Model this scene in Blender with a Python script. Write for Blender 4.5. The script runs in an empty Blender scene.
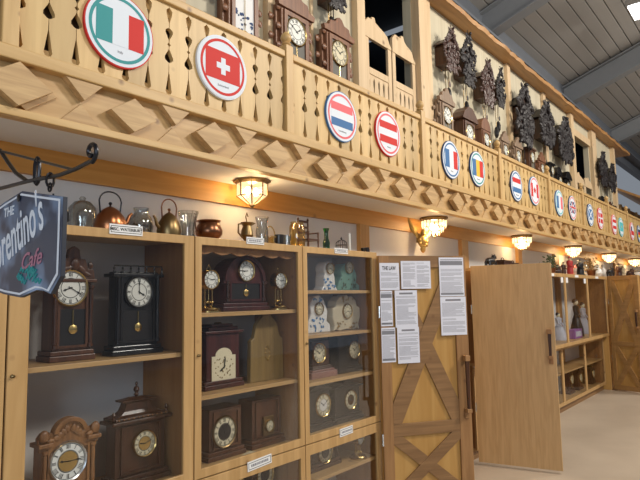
import bpy, bmesh, math, random
from mathutils import Vector, Matrix
random.seed(7)
S = bpy.context.scene
COL = S.collection
PI = math.pi
sin, cos = math.sin, math.cos

# ------------------------------------------------------------------ camera
F_PX = 570.0; YAW = 0.886; PIT = 0.1022; ROL = -0.0186; H = 1.67
_f = Vector((sin(YAW)*cos(PIT), cos(YAW)*cos(PIT), sin(PIT)))
_r = Vector((cos(YAW), -sin(YAW), 0)); _u = _r.cross(_f)
R_ = cos(ROL)*_r + sin(ROL)*_u
U_ = -sin(ROL)*_r + cos(ROL)*_u
cam = bpy.data.cameras.new('camera'); cam.lens = 36*F_PX/640; cam.sensor_width = 36; cam.clip_end = 200
co = bpy.data.objects.new('camera', cam); COL.objects.link(co)
M = Matrix((R_, U_, -_f)).transposed().to_4x4(); M.translation = (0, 0, H)
co.matrix_world = M
S.camera = co

def at(x, y, X=None, Y=None, Z=None):
    """point of the place on the plane X=, Y= or Z= for a measured position in the photograph"""
    d = R_*((x-320)/F_PX) + U_*((240-y)/F_PX) + _f
    if X is not None: t = X/d.x
    elif Y is not None: t = Y/d.y
    else: t = (Z-H)/d.z
    return Vector((0, 0, H)) + d*t

# ------------------------------------------------------------------ world, light, exposure
S.view_settings.view_transform = 'Standard'; S.view_settings.look = 'None'
S.view_settings.gamma = 1; S.view_settings.use_curve_mapping = False
S.view_settings.exposure = 0.0
w = bpy.data.worlds.new('hall_light'); S.world = w; w.use_nodes = True
w.node_tree.nodes['Background'].inputs[0].default_value = (0.80, 0.88, 1.0, 1)
w.node_tree.nodes['Background'].inputs[1].default_value = 0.26

def area(name, loc, target, size, power, col):
    l = bpy.data.lights.new(name, 'AREA'); l.shape = 'RECTANGLE'; l.size = size[0]; l.size_y = size[1]
    l.energy = power; l.color = col
    o = bpy.data.objects.new(name, l); COL.objects.link(o); o.location = loc
    o.rotation_euler = (Vector(target)-Vector(loc)).to_track_quat('-Z', 'Y').to_euler()
    return o
area('hall_highbay_light', (1.5, -3.5, 6.3), (2.5, 2.6, 2.4), (1.2, 1.2), 150, (1, .93, .82))
area('hall_highbay_light', (6.5, -3.0, 6.3), (5.5, 2.6, 2.6), (1.0, 1.0), 400, (1, .93, .82))
area('hall_highbay_light', (12.5, -3.0, 6.3), (12.5, 2.4, 2.2), (1.2, 1.2), 290, (1, .93, .82))
area('cool_fill_light', (-3.2, -1.5, 2.6), (2.0, 2.6, 1.6), (2.2, 1.8), 110, (.72, .86, 1))  # unseen area light, added as cool fill for cabinets and sign

# ------------------------------------------------------------------ materials
def newmat(name):
    m = bpy.data.materials.new(name); m.use_nodes = True
    return m, m.node_tree.nodes, m.node_tree.links, m.node_tree.nodes['Principled BSDF']

def plain(name, col, rough=.5, metal=0, spec=.5, emit=None, es=0, var=0):
    m, n, l, b = newmat(name)
    b.inputs['Base Color'].default_value = (*col, 1); b.inputs['Roughness'].default_value = rough
    b.inputs['Metallic'].default_value = metal; b.inputs['Specular IOR Level'].default_value = spec
    if emit: b.inputs['Emission Color'].default_value = (*emit, 1); b.inputs['Emission Strength'].default_value = es
    nz = n.new('ShaderNodeTexNoise'); nz.inputs['Scale'].default_value = 14
    tc = n.new('ShaderNodeTexCoord'); l.new(tc.outputs['Object'], nz.inputs['Vector'])
    mx = n.new('ShaderNodeMix'); mx.data_type = 'RGBA'; mx.blend_type = 'MULTIPLY'
    mx.inputs[0].default_value = var if var else .12
    mx.inputs[6].default_value = (*col, 1); l.new(nz.outputs['Fac'], mx.inputs[7])
    l.new(mx.outputs[2], b.inputs['Base Color'])
    return m

def wood(name, c1, c2, axis='Z', rough=.5, ring=9.0, knots=0.0, pitch=0.0, kc=(.16, .07, .03)):
    m, n, l, b = newmat(name)
    tc = n.new('ShaderNodeTexCoord'); mp = n.new('ShaderNodeMapping')
    l.new(tc.outputs['Object'], mp.inputs['Vector'])
    sc = [ring, ring, ring]; sc['XYZ'.index(axis)] = ring*.07
    mp.inputs['Scale'].default_value = sc
    nz = n.new('ShaderNodeTexNoise'); nz.inputs['Scale'].default_value = 2.2; nz.inputs['Detail'].default_value = 5
    nz.inputs['Distortion'].default_value = .8
    l.new(mp.outputs[0], nz.inputs['Vector'])
    cr = n.new('ShaderNodeValToRGB'); cr.color_ramp.elements[0].position = .35; cr.color_ramp.elements[1].position = .68
    cr.color_ramp.elements[0].color = (*c2, 1); cr.color_ramp.elements[1].color = (*c1, 1)
    l.new(nz.outputs['Fac'], cr.inputs[0])
    out = cr.outputs[0]
    if pitch:
        sp = n.new('ShaderNodeSeparateXYZ'); l.new(tc.outputs['Object'], sp.inputs[0])
        dv = n.new('ShaderNodeMath'); dv.operation = 'DIVIDE'; l.new(sp.outputs['X'], dv.inputs[0]); dv.inputs[1].default_value = pitch
        fl = n.new('ShaderNodeMath'); fl.operation = 'FLOOR'; l.new(dv.outputs[0], fl.inputs[0])
        wn = n.new('ShaderNodeTexWhiteNoise'); wn.noise_dimensions = '1D'; l.new(fl.outputs[0], wn.inputs['W'])
        mr = n.new('ShaderNodeMapRange'); l.new(wn.outputs['Value'], mr.inputs[0]); mr.inputs[3].default_value = .78; mr.inputs[4].default_value = 1.08
        hs = n.new('ShaderNodeHueSaturation'); l.new(mr.outputs[0], hs.inputs['Value']); l.new(out, hs.inputs['Color']); out = hs.outputs[0]
    if knots:
        vo = n.new('ShaderNodeTexVoronoi'); vo.inputs['Scale'].default_value = knots*2.3
        l.new(tc.outputs['Object'], vo.inputs['Vector'])
        k = n.new('ShaderNodeValToRGB'); k.color_ramp.elements[0].position = .0; k.color_ramp.elements[1].position = .13
        k.color_ramp.elements[0].color = (1, 1, 1, 1); k.color_ramp.elements[1].color = (0, 0, 0, 1)
        l.new(vo.outputs['Distance'], k.inputs[0])
        mx = n.new('ShaderNodeMix'); mx.data_type = 'RGBA'; l.new(k.outputs[0], mx.inputs[0]); l.new(out, mx.inputs[6])
        mx.inputs[7].default_value = (*kc, 1); out = mx.outputs[2]
    l.new(out, b.inputs['Base Color']); b.inputs['Roughness'].default_value = rough
    bp = n.new('ShaderNodeBump'); bp.inputs['Strength'].default_value = .12; bp.inputs['Distance'].default_value = .004
    l.new(nz.outputs['Fac'], bp.inputs['Height']); l.new(bp.outputs[0], b.inputs['Normal'])
    return m

P1, P2 = (.63, .42, .185), (.52, .325, .125)
F1, F2 = (.58, .375, .17), (.47, .285, .115)
PINE_Z = wood('pine_upright', P1, P2, 'Z', .45, 8, 3.2)
PINE_X = wood('pine_lengthwise', P1, P2, 'X', .45, 8, 2.6)
PINE_B = wood('pine_boards', (.67, .46, .20), (.56, .365, .145), 'Z', .45, 8, 2.2, pitch=.128)
PINE_F = wood('fascia_pine', F1, F2, 'X', .45, 8, 2.6)
PINE_D = wood('pine_blocks', (.60, .395, .185), (.42, .255, .11), 'X', .5, 14, 0)
ORANGE = wood('amber_trim_board', (.60, .30, .075), (.50, .23, .05), 'X', .42, 8, 1.8)
ORANGE_Z = wood('amber_post', (.50, .27, .09), (.38, .19, .055), 'Z', .45, 8, 2.2)
FRAME_Z = wood('cabinet_frame_upright', (.55, .345, .15), (.44, .26, .10), 'Z', .4, 9, 2.4)
FRAME_X = wood('cabinet_frame_rail', (.55, .345, .15), (.44, .26, .10), 'X', .4, 9, 2.0)
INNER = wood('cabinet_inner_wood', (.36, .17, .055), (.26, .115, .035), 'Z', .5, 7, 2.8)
PLY = wood('door_plywood', (.52, .30, .095), (.44, .235, .065), 'Z', .38, 7, 0)
PLY2 = wood('plain_door_plywood', (.62, .405, .195), (.52, .325, .145), 'Z', .45, 16, 0)
BRACE = wood('brace_board', (.30, .165, .07), (.21, .11, .045), 'X', .5, 12, 2.5)
BRACE_Z = wood('brace_upright_board', (.38, .20, .08), (.27, .135, .05), 'Z', .5, 12, 2.5)
EAVE = wood('eave_plank', (.48, .25, .085), (.33, .16, .05), 'X', .5, 7, 1.6)
CREAM = wood('cream_wall_board', (.60, .54, .40), (.52, .46, .33), 'Z', .65, 5, 0)
PALEW = wood('pale_half_door_wood', (.70, .52, .32), (.60, .43, .25), 'Z', .55, 8, 1.8)
WALNUT = wood('walnut', (.075, .028, .012), (.035, .013, .006), 'Z', .32, 14)
WALNUT_M = wood('mid_walnut', (.115, .045, .020), (.06, .023, .011), 'Z', .35, 14)
OAK = wood('carved_oak', (.30, .14, .05), (.18, .08, .03), 'Z', .38, 14)
BLACKW = wood('black_lacquer', (.016, .013, .012), (.008, .007, .007), 'Z', .25, 12)
CHERRY = wood('dark_cherry', (.075, .018, .014), (.035, .009, .008), 'Z', .28, 12)
OLIVEW = wood('olive_board', (.26, .17, .055), (.17, .105, .035), 'Z', .5, 9)
DARKC = wood('dark_carved_wood', (.022, .014, .014), (.010, .008, .010), 'Z', .5, 22)
CUTSHADE = wood('cutout_shade', (.10, .055, .025), (.06, .03, .015), 'X', .7, 8)  # dark brown stands in for the shade behind the cutouts
REDC = wood('red_brown_carved_wood', (.10, .05, .04), (.045, .024, .02), 'Z', .4, 22)
REDW = wood('red_brown_wall_clock', (.26, .115, .055), (.15, .06, .03), 'Z', .4, 12)
GREYW = wood('weathered_brown', (.30, .20, .13), (.2, .13, .08), 'Z', .5, 12)
WHITEP = plain('white_wall_paint', (.66, .65, .64), .8, var=.06)
SOFF = plain('white_soffit_paint', (.70, .72, .76), .75, var=.05)
DIALW = plain('dial_white', (.80, .80, .74), .4, var=.05)
DIALC = plain('dial_cream', (.72, .64, .44), .4, var=.1)
INK = plain('black_ink', (.012, .012, .012), .5)
INKG = plain('grey_print', (.22, .22, .25), .7)
BRASS = plain('brass', (.62, .44, .17), .25, 1)
DBRASS = plain('aged_brass', (.22, .15, .07), .35, 1)
GOLD = plain('gold_leaf', (.42, .28, .10), .42, 1)
COPPER = plain('copper', (.34, .135, .06), .28, 1)
DCOPPER = plain('dark_copper', (.22, .10, .055), .3, 1)
SILVER = plain('silver_metal', (.7, .7, .7), .25, 1)
IRON = plain('wrought_iron', (.02, .02, .025), .32, .6)
PAPER = plain('paper', (.72, .73, .82), .7, var=.03)
CARDW = plain('white_card', (.80, .80, .80), .6, var=.03)
SW = plain('sign_white', (.74, .79, .86), .6, spec=.25, var=.02)
SR = plain('sign_red', (.62, .035, .03), .6, spec=.25, var=.04)
SPINK = plain('sign_faded_red', (.78, .16, .18), .6, spec=.25, var=.04)
ST = plain('sign_teal', (.05, .30, .31), .6, spec=.25, var=.04)
SB = plain('sign_blue', (.06, .17, .38), .6, spec=.25, var=.04)
SN = plain('sign_navy', (.03, .06, .16), .6, spec=.25, var=.04)
SY = plain('sign_yellow', (.75, .50, .05), .6, spec=.25, var=.04)
SC = plain('sign_cyan', (.10, .50, .55), .6, spec=.25, var=.04)
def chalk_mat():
    m, n, l, b = newmat('glare_chalkboard')  # pale blue patches paint a window's glare into the board colour
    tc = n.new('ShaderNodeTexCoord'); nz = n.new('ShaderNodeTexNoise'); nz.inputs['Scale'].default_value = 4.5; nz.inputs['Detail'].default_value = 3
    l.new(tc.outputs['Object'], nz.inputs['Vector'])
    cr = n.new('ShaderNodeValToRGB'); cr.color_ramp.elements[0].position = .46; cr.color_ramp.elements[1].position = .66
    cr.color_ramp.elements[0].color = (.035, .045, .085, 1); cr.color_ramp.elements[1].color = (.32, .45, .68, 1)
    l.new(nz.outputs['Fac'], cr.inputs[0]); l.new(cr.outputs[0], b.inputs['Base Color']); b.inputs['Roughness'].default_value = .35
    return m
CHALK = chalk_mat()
CHEDGE = plain('board_edge', (.03, .035, .05), .5)
CHW = plain('chalk_white', (.80, .84, .92), .6, var=.15)
CHP = plain('chalk_pink', (.50, .22, .30), .7, var=.3)
CHT = plain('chalk_teal', (.05, .36, .36), .7, var=.3)
STEEL = plain('grey_roof_beam', (.21, .22, .235), .6, var=.1)
GUTTER = plain('dark_roof_edge', (.10, .11, .13), .6, var=.1)
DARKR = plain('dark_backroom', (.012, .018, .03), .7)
PORC = plain('white_porcelain', (.72, .70, .66), .2, var=.05)
PORCB = plain('blue_glaze', (.10, .22, .42), .2)
PORCG = plain('green_glaze', (.16, .30, .24), .2)
CREAMP = plain('cream_porcelain', (.62, .54, .38), .25, var=.2)
PINKM = plain('pink_marble', (.34, .17, .14), .3, var=.5)
BLACKM = plain('black_iron_case', (.018, .015, .014), .3)
DRIED = plain('dried_flowers', (.16, .08, .03), .8, var=.6)
LEAFG = plain('green_leaf', (.07, .10, .04), .6, var=.5)
REDP = plain('red_paint', (.40, .03, .03), .4)
PURP = plain('purple_card', (.30, .12, .38), .5)
CLOTH = plain('pale_cloth', (.55, .56, .64), .8, var=.2)
WAX = plain('candle_wax', (.70, .70, .66), .5)

PGLASS = plain('clock_glass_sheen', (.20, .19, .17), .2)  # pale grey paints reflections into the wall clock glass
def floor_mat():
    m, n, l, b = newmat('sealed_concrete')
    tc = n.new('ShaderNodeTexCoord'); nz = n.new('ShaderNodeTexNoise'); nz.inputs['Scale'].default_value = 1.3; nz.inputs['Detail'].default_value = 6
    l.new(tc.outputs['Object'], nz.inputs['Vector'])
    cr = n.new('ShaderNodeValToRGB'); cr.color_ramp.elements[0].position = .3; cr.color_ramp.elements[1].position = .7
    cr.color_ramp.elements[0].color = (.44, .36, .28, 1); cr.color_ramp.elements[1].color = (.56, .47, .37, 1)
    l.new(nz.outputs['Fac'], cr.inputs[0]); l.new(cr.outputs[0], b.inputs['Base Color']); b.inputs['Roughness'].default_value = .35
    return m
FLOOR = floor_mat()

def roof_mat():
    m, n, l, b = newmat('ribbed_metal_liner')
    b.inputs['Base Color'].default_value = (.29, .275, .26, 1); b.inputs['Roughness'].default_value = .6
    return m
ROOF = roof_mat()

def glass(name, tint=(1, 1, 1), fac=.06, rough=.02, emit=0, ecol=(1, .8, .5), refl=.45):
    m, n, l, b = newmat(name); n.remove(b)
    out = n['Material Output']
    tr = n.new('ShaderNodeBsdfTransparent'); tr.inputs[0].default_value = (*tint, 1)
    gl = n.new('ShaderNodeBsdfGlossy'); gl.inputs['Roughness'].default_value = rough
    lw = n.new('ShaderNodeLayerWeight'); lw.inputs[0].default_value = .25
    ad = n.new('ShaderNodeMath'); ad.operation = 'MULTIPLY_ADD'; ad.inputs[1].default_value = refl; ad.inputs[2].default_value = fac
    l.new(lw.outputs['Fresnel'], ad.inputs[0])
    mx = n.new('ShaderNodeMixShader'); l.new(ad.outputs[0], mx.inputs[0]); l.new(tr.outputs[0], mx.inputs[1]); l.new(gl.outputs[0], mx.inputs[2])
    last = mx
    if emit:
        em = n.new('ShaderNodeEmission'); em.inputs[0].default_value = (*ecol, 1); em.inputs[1].default_value = emit
        a = n.new('ShaderNodeAddShader'); l.new(mx.outputs[0], a.inputs[0]); l.new(em.outputs[0], a.inputs[1]); last = a
    l.new(last.outputs[0], out.inputs[0])
    return m
PANE = glass('cabinet_glass', (.96, .965, .97), .02, refl=.20)
CLEAR = glass('clear_glass', (.86, .87, .86), .10)
AMBERG = glass('amber_glass', (.96, .84, .55), .08)
GREENG = glass('green_glass', (.05, .5, .12), .10)
LAMPG = glass('lamp_glass', (1, .95, .85), .08, .15, .7, (1, .74, .42))
BULB = plain('lit_bulb', (1, .9, .7), .4, emit=(1, .80, .50), es=14)
HIBAY = plain('lit_highbay_lens', (1, 1, 1), .4, emit=(1, 1, 1), es=8)

# ------------------------------------------------------------------ mesh helper
class MB:
    def __init__(s): s.bm = bmesh.new()
    def box(s, x0, x1, y0, y1, z0, z1, rot=None, c=None):
        vs = [s.bm.verts.new(v) for v in ((x0,y0,z0),(x1,y0,z0),(x1,y1,z0),(x0,y1,z0),(x0,y0,z1),(x1,y0,z1),(x1,y1,z1),(x0,y1,z1))]
        for f in ((0,3,2,1),(4,5,6,7),(0,1,5,4),(1,2,6,5),(2,3,7,6),(3,0,4,7)): s.bm.faces.new([vs[i] for i in f])
        if rot is not None:
            c = Vector(c) if c is not None else Vector(((x0+x1)/2, (y0+y1)/2, (z0+z1)/2))
            for v in vs: v.co = c + rot @ (v.co-c)
        return s
    def frame(s, x0, x1, z0, z1, l, r, b, t, y0, y1):
        """one-piece rectangular frame, member widths l r b t"""
        o = [(x0, z0), (x1, z0), (x1, z1), (x0, z1)]; i = [(x0+l, z0+b), (x1-r, z0+b), (x1-r, z1-t), (x0+l, z1-t)]
        O0, I0, O1, I1 = ([s.bm.verts.new((x, y, z)) for x, z in P] for P, y in ((o, y0), (i, y0), (o, y1), (i, y1)))
        for k in range(4):
            j = (k+1) % 4
            for q in ((O0[k], O0[j], I0[j], I0[k]), (O1[k], I1[k], I1[j], O1[j]), (O0[k], O1[k], O1[j], O0[j]), (I0[k], I0[j], I1[j], I1[k])): s.bm.faces.new(q)
        return s
    def prism(s, pts, y0, y1):
        """outline in x,z extruded along y"""
        a = [s.bm.verts.new((x, y0, z)) for x, z in pts]; b = [s.bm.verts.new((x, y1, z)) for x, z in pts]
        n = len(pts)
        s.bm.faces.new(a); s.bm.faces.new(b[::-1])
        for i in range(n): s.bm.faces.new((a[i], b[i], b[(i+1) % n], a[(i+1) % n]))
        return s
    def lathe(s, prof, cx=0, cy=0, z=0, n=20, axis='z'):
        rings = []
        for r, h in prof:
            ring = []
            for k in range(n):
                a = 2*PI*k/n
                if axis == 'z': p = (cx+r*cos(a), cy+r*sin(a), z+h)
                else: p = (cx+r*cos(a), cy-h, z+r*sin(a))
                ring.append(s.bm.verts.new(p))
            rings.append(ring)
        for i in range(len(rings)-1):
            for k in range(n): s.bm.faces.new((rings[i][k], rings[i][(k+1) % n], rings[i+1][(k+1) % n], rings[i+1][k]))
        s.bm.faces.new(rings[0][::-1]); s.bm.faces.new(rings[-1])
        return s
    def tube(s, pts, r, n=8, r2=None):
        pts = [Vector(p) for p in pts]; rings = []
        for i, p in enumerate(pts):
            d = (pts[min(i+1, len(pts)-1)]-pts[max(i-1, 0)]).normalized()
            u = d.orthogonal().normalized() if i == 0 else (u - d*u.dot(d)).normalized()
            v = d.cross(u); rr = r if r2 is None else r+(r2-r)*i/(len(pts)-1)
            rings.append([s.bm.verts.new(p+u*rr*cos(2*PI*k/n)+v*rr*sin(2*PI*k/n)) for k in range(n)])
        for i in range(len(rings)-1):
            for k in range(n): s.bm.faces.new((rings[i][k], rings[i][(k+1) % n], rings[i+1][(k+1) % n], rings[i+1][k]))
        s.bm.faces.new(rings[0][::-1]); s.bm.faces.new(rings[-1])
        return s
    def ball(s, x, y, z, rx, ry=None, rz=None, rot=None, sub=1):
        ry = rx if ry is None else ry; rz = rx if rz is None else rz
        g = bmesh.ops.create_icosphere(s.bm, subdivisions=sub, radius=1)
        for v in g['verts']:
            q = Vector((v.co.x*rx, v.co.y*ry, v.co.z*rz))
            if rot is not None: q = rot @ q
            v.co = q + Vector((x, y, z))
        return s
    def build(s, name, mat, parent=None, smooth=False, bevel=0):
        bmesh.ops.recalc_face_normals(s.bm, faces=s.bm.faces)
        me = bpy.data.meshes.new(name); s.bm.to_mesh(me); s.bm.free()
        me.materials.append(mat)
        if smooth:
            for p in me.polygons: p.use_smooth = True
            me.set_sharp_from_angle(angle=math.radians(40))
        o = bpy.data.objects.new(name, me); COL.objects.link(o)
        if parent: o.parent = parent
        if bevel:
            m = o.modifiers.new('bevel', 'BEVEL'); m.width = bevel; m.segments = 2; m.limit_method = 'ANGLE'
        return o

def tag(o, label, cat, group=None):
    o['label'] = label; o['category'] = cat
    if group: o['group'] = group
    return o
def struct(o): o['kind'] = 'structure'; return o
def thing(name, label, cat, loc=(0, 0, 0), rz=0, group=None):
    o = bpy.data.objects.new(name, None); COL.objects.link(o); o.location = loc; o.rotation_euler = (0, 0, rz)
    return tag(o, label, cat, group)
def copy_tree(o, parent=None):
    c = o.copy(); COL.objects.link(c)
    if parent: c.parent = parent
    for ch in list(o.children): copy_tree(ch, c)
    return c
def text_mesh(name, s, size, mat, parent, loc, rot=(PI/2, 0, 0), shear=0, ext=.0006, bold=0, align='CENTER', sx=1):
    cu = bpy.data.curves.new(name, 'FONT'); cu.body = s; cu.size = size; cu.extrude = ext; cu.shear = shear; cu.offset = bold
    cu.align_x = align; cu.align_y = 'CENTER'; cu.resolution_u = 3
    t = bpy.data.objects.new(name, cu); COL.objects.link(t)
    dg = bpy.context.evaluated_depsgraph_get(); me = bpy.data.meshes.new_from_object(t.evaluated_get(dg))
    bpy.data.objects.remove(t); bpy.data.curves.remove(cu)
    me.materials.clear(); me.materials.append(mat)
    o = bpy.data.objects.new(name, me); COL.objects.link(o); o.parent = parent; o.location = loc; o.rotation_euler = rot; o.scale = (sx, 1, 1)
    return o
def RY(a): return Matrix.Rotation(a, 3, 'Y')
def arc(cx, cz, rx, rz, a0, a1, n):
    return [(cx+rx*cos(math.radians(a0+(a1-a0)*i/n)), cz+rz*sin(math.radians(a0+(a1-a0)*i/n))) for i in range(n+1)]
def circle(cx, cz, r, n=40): return arc(cx, cz, r, r, 0, 360*(n-1)/n, n-1)

# ================================================================== THE SETTING
D = 2.55            # cabinet fronts
YW = 3.0            # back wall
YB = 2.47           # balcony front
ZC = 2.48           # underside of balcony
struct(MB().box(-3, 30, -7, 3.2, -.1, 0).build('floor', FLOOR))
struct(MB().box(-3, 22, YW, YW+.12, 0, ZC).build('wall_back', WHITEP))
struct(MB().box(-3, 22, YB+.03, YW, ZC, ZC+.12).build('ceiling_under_balcony', SOFF))
struct(MB().box(-3, 22, YB+.03, YW, ZC+.12, ZC+.16).build('floor_balcony', PINE_X))
struct(MB().box(-3, 22, YW-.03, YW, ZC-.145, ZC).build('trim_1', ORANGE))
for i, (xa, xb) in enumerate([(.98, 1.04), (4.20, 4.34), (6.27, 6.45), (8.1, 8.25), (9.75, 9.98), (12.0, 12.2), (14.0, 14.2)]):
    struct(MB().box(xa, xb, YW-.045, YW, 0, ZC-.145).build('trim_%d' % (i+2), ORANGE_Z))
# the wide post at the left end of the cabinets
struct(MB().box(.60, .975, D, D+.06, 0, 2.03).box(.60, 1.035, D+.06, YW, 1.99, 2.03).box(.98, 1.035, D+.004, D+.06, 0, 2.03).build('trim_9', FRAME_Z, bevel=.003))

# upper wall of the chalet front, with its two openings
ZE = 5.07
op1 = (4.36, 5.33); op2 = (11.35, 12.55)
wl = MB()
for a, b in ((-3, op1[0]), (op1[1], op2[0]), (op2[1], 14.8)): wl.box(a, b, YW, YW+.1, ZC+.12, ZE)
for (a, b), zt in ((op1, 5.0), (op2, 4.72)): wl.box(a, b, YW, YW+.1, zt, ZE).box(a, b, YW, YW+.1, ZC+.12, 2.75)
struct(wl.build('wall_balcony', CREAM))
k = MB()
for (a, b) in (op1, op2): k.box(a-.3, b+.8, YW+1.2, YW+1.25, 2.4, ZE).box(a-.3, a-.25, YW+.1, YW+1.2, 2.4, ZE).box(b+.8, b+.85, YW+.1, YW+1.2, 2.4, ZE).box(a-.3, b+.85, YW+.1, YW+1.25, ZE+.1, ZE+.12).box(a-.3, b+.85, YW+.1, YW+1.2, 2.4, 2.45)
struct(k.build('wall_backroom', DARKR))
def battens(lst):
    for x, wd, dp in lst:
        yield MB().box(x-wd/2, x+wd/2, YW-dp, YW, 2.65, ZE).build('trim_10', PALEW, bevel=.003)
for i, o in enumerate(battens([(.55, .1, .05), (1.35, .1, .05), (2.2, .1, .05), (3.07, .10, .06), (3.60, .03, .02), (4.27, .13, .07), (5.43, .18, .10), (5.62, .12, .06), (8.1, .12, .05), (9.7, .12, .05), (11.2, .16, .08), (12.75, .32, .08), (14.55, .14, .08)])):
    o.name = 'trim_%d' % (10+i); struct(o)
for n, (a, b), zt in ((1, op1, 5.0), (2, op2, 4.72)):
    struct(MB().box(a, b, YW-.05, YW+.02, zt-.02, zt+.12).box(a, b, YW-.02, YW+.1, 2.65, 2.78).build('window_%d' % n, PALEW, bevel=.003))
struct(MB().box(14.7, 14.8, YW+.1, 4.2, 2.6, ZE).build('wall_chalet_end', CREAM))
# steel roof of the hall
SL = .35
def roofz(y, z0=5.9): return z0+(YW+.3-y)*SL
rb = MB()
ribs = 0
y = 3.3; pts = []
while y > -9:
    pts += [(y, 0), (y-.172, 0), (y-.175, -.03), (y-.188, -.03), (y-.192, 0)]
    y -= .195
vs0 = [rb.bm.verts.new((-3, yy, roofz(yy)-zz)) for yy, zz in pts]; vs1 = [rb.bm.verts.new((34, yy, roofz(yy)-zz)) for yy, zz in pts]
for i in range(len(pts)-1): rb.bm.faces.new((vs0[i], vs0[i+1], vs1[i+1], vs1[i]))
struct(rb.build('ceiling', ROOF))
for i, X in enumerate((-.1, 3.9, 7.95, 12.0, 16.05, 20.1, 24.1)):
    bm_ = MB(); a = math.atan(SL)
    def bp(y0, y1, z0, z1, w_):
        vs = [bm_.bm.verts.new(v) for v in [(X+sx*w_, yy, roofz(yy, zz)) for sx in (-1, 1) for yy, zz in ((y0, z0), (y1, z0), (y1, z1), (y0, z1))]]
        for f in ((0,1,2,3),(7,6,5,4),(0,4,5,1),(1,5,6,2),(2,6,7,3),(3,7,4,0)): bm_.bm.faces.new([vs[q] for q in f])
    bp(3.3, -9, 5.45, 5.475, .11); bp(3.3, -9, 5.475, 5.86, .012); bp(3.3, -9, 5.84, 5.862, .11)
    struct(bm_.build('ceiling_beam_%d' % (i+1), STEEL))
struct(MB().box(-3, 34, 3.25, 3.4, 5.2, 6.0).box(-3, 34, 3.02, 3.25, 5.42, 5.46).build('wall_hall_side', GUTTER))
struct(MB().box(30, 30.2, -9, 3.4, 0, 10).build('wall_far', GUTTER))

# eave: live-edge plank over the chalet front
ev = MB(); n_ = 260; top = []; 
xs = [-3+(15.7+3)*i/n_ for i in range(n_+1)]
yv = [2.80+.007*sin(x*3.1)+.006*sin(x*9.7+1)+random.uniform(-.007, .007) for x in xs]
A = [ev.bm.verts.new((x, yy, ZE)) for x, yy in zip(xs, yv)]; B = [ev.bm.verts.new((x, YW+.15, ZE)) for x in xs]
A2 = [ev.bm.verts.new((x, yy-.012+random.uniform(-.006, .006), ZE+.05+.005*sin(x*4))) for x, yy in zip(xs, yv)]; B2 = [ev.bm.verts.new((x, YW+.15, ZE+.06)) for x in xs]
for i in range(n_):
    ev.bm.faces.new((A[i], A[i+1], B[i+1], B[i])); ev.bm.faces.new((A2[i], B2[i], B2[i+1], A2[i+1])); ev.bm.faces.new((A[i], A2[i], A2[i+1], A[i+1])); ev.bm.faces.new((B[i], B[i+1], B2[i+1], B2[i]))
ev.bm.faces.new((A[0], B[0], B2[0], A2[0])); ev.bm.faces.new((A[-1], A2[-1], B2[-1], B[-1]))
struct(ev.build('trim_eave', EAVE))

# ================================================================== BALCONY
posts = [-2.5, -.76, .96, 2.70, 4.49, 6.27, 8.01, 9.68, 11.36, 12.98, 14.68, 16.4, 18.1]
ZL0, ZL1, ZR = 2.685, 2.745, 3.30
# fascia
fa = thing('balcony_fascia', 'long pine fascia along the foot of the balcony with raised diamond and triangle blocks', 'fascia', (0, YB, 2.45))
MB().box(-3, 18.2, .0, .03, 0, .24).build('board', PINE_F, fa)
MB().box(-3, 18.2, -.035, .0, 0, .035).build('lower_trim', PINE_X, fa, bevel=.004)
MB().box(-3, 18.2, -.05, .03, ZL0-2.45, ZL1-2.45).build('upper_rail', PINE_X, fa, bevel=.006)
for i in range(-7, 34):
    x = 1.035+.506*i-(.045 if i == 0 else 0); zc = .133
    d = lambda r, y0, y1: MB().prism([(x-r*1.45, zc), (x, zc-r*.97), (x+r*1.45, zc), (x, zc+r*.97)], y0, y1)
    if i % 4 == 0:
        o = MB().prism([(x+.05-.13, zc), (x+.05, zc-.094), (x+.05+.135, zc), (x+.05, zc+.094)], -.018, 0).build('diamond_backing', PINE_D, fa, bevel=.002)
    d(.098 if i == 0 else .088, -.052-(.012 if i % 4 == 0 else 0), -.018 if i % 4 == 0 else 0).build('diamond_block', PINE_D, fa, bevel=.002)
    m_ = 1.035+.506*i+.253
    MB().prism([(m_-.092, .235), (m_, .143), (m_+.092, .235)], -.040, 0).build('upper_triangle', PINE_D, fa, bevel=.002)
    MB().prism([(m_-.10, .035), (m_+.10, .035), (m_, .135)], -.010, 0).build('lower_triangle', PINE_D, fa, bevel=.002)

def half_gap(t):
    pts = [(0, .0006), (.03, .0006), (.035, .008), (.06, .0125), (.10, .010), (.27, .0012), (.37, .0008), (.375, .006), (.40, .0165), (.43, .0165), (.50, .004), (.52, .0012), (.545, .0012), (.565, .0075), (.585, .0012),
           (.61, .0012), (.63, .004), (.69, .014), (.72, .0145), (.74, .007), (.745, .0012), (.80, .0012), (.90, .011), (.94, .0115), (.96, .005), (.975, .0006), (1, .0006)]
    return pts
HG = half_gap(0)
def bay(x0, x1, label, pitch=.128):
    t = thing('balustrade_panel', label, 'balustrade', (x0, YB, ZL1))
    L = x1-x0; n = max(1, round(L/pitch)); p = L/n; hh = ZR-.045-ZL1
    m = MB()
    for k in range(n):
        a, b = k*p, (k+1)*p; G = 1.6
        m.prism([(b-g*G, tt*hh) for tt, g in HG]+[(a+g*G, tt*hh) for tt, g in reversed(HG)], -.012, .016)
    m.build('cutout_boards', PINE_B, t)
    MB().box(.0, L, .036, .042, .0, hh).build('shade_sheet', CUTSHADE, t)  # added dark sheet, gives the cutouts the shade of the balcony inside
    MB().box(0, L, -.032, .028, hh, hh+.045).build('top_rail', PINE_X, t, bevel=.006)
    MB().box(0, L, .012, .035, .0, .05).box(0, L, .012, .035, hh-.06, hh).build('back_rail', PINE_X, t)
    return t
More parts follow.
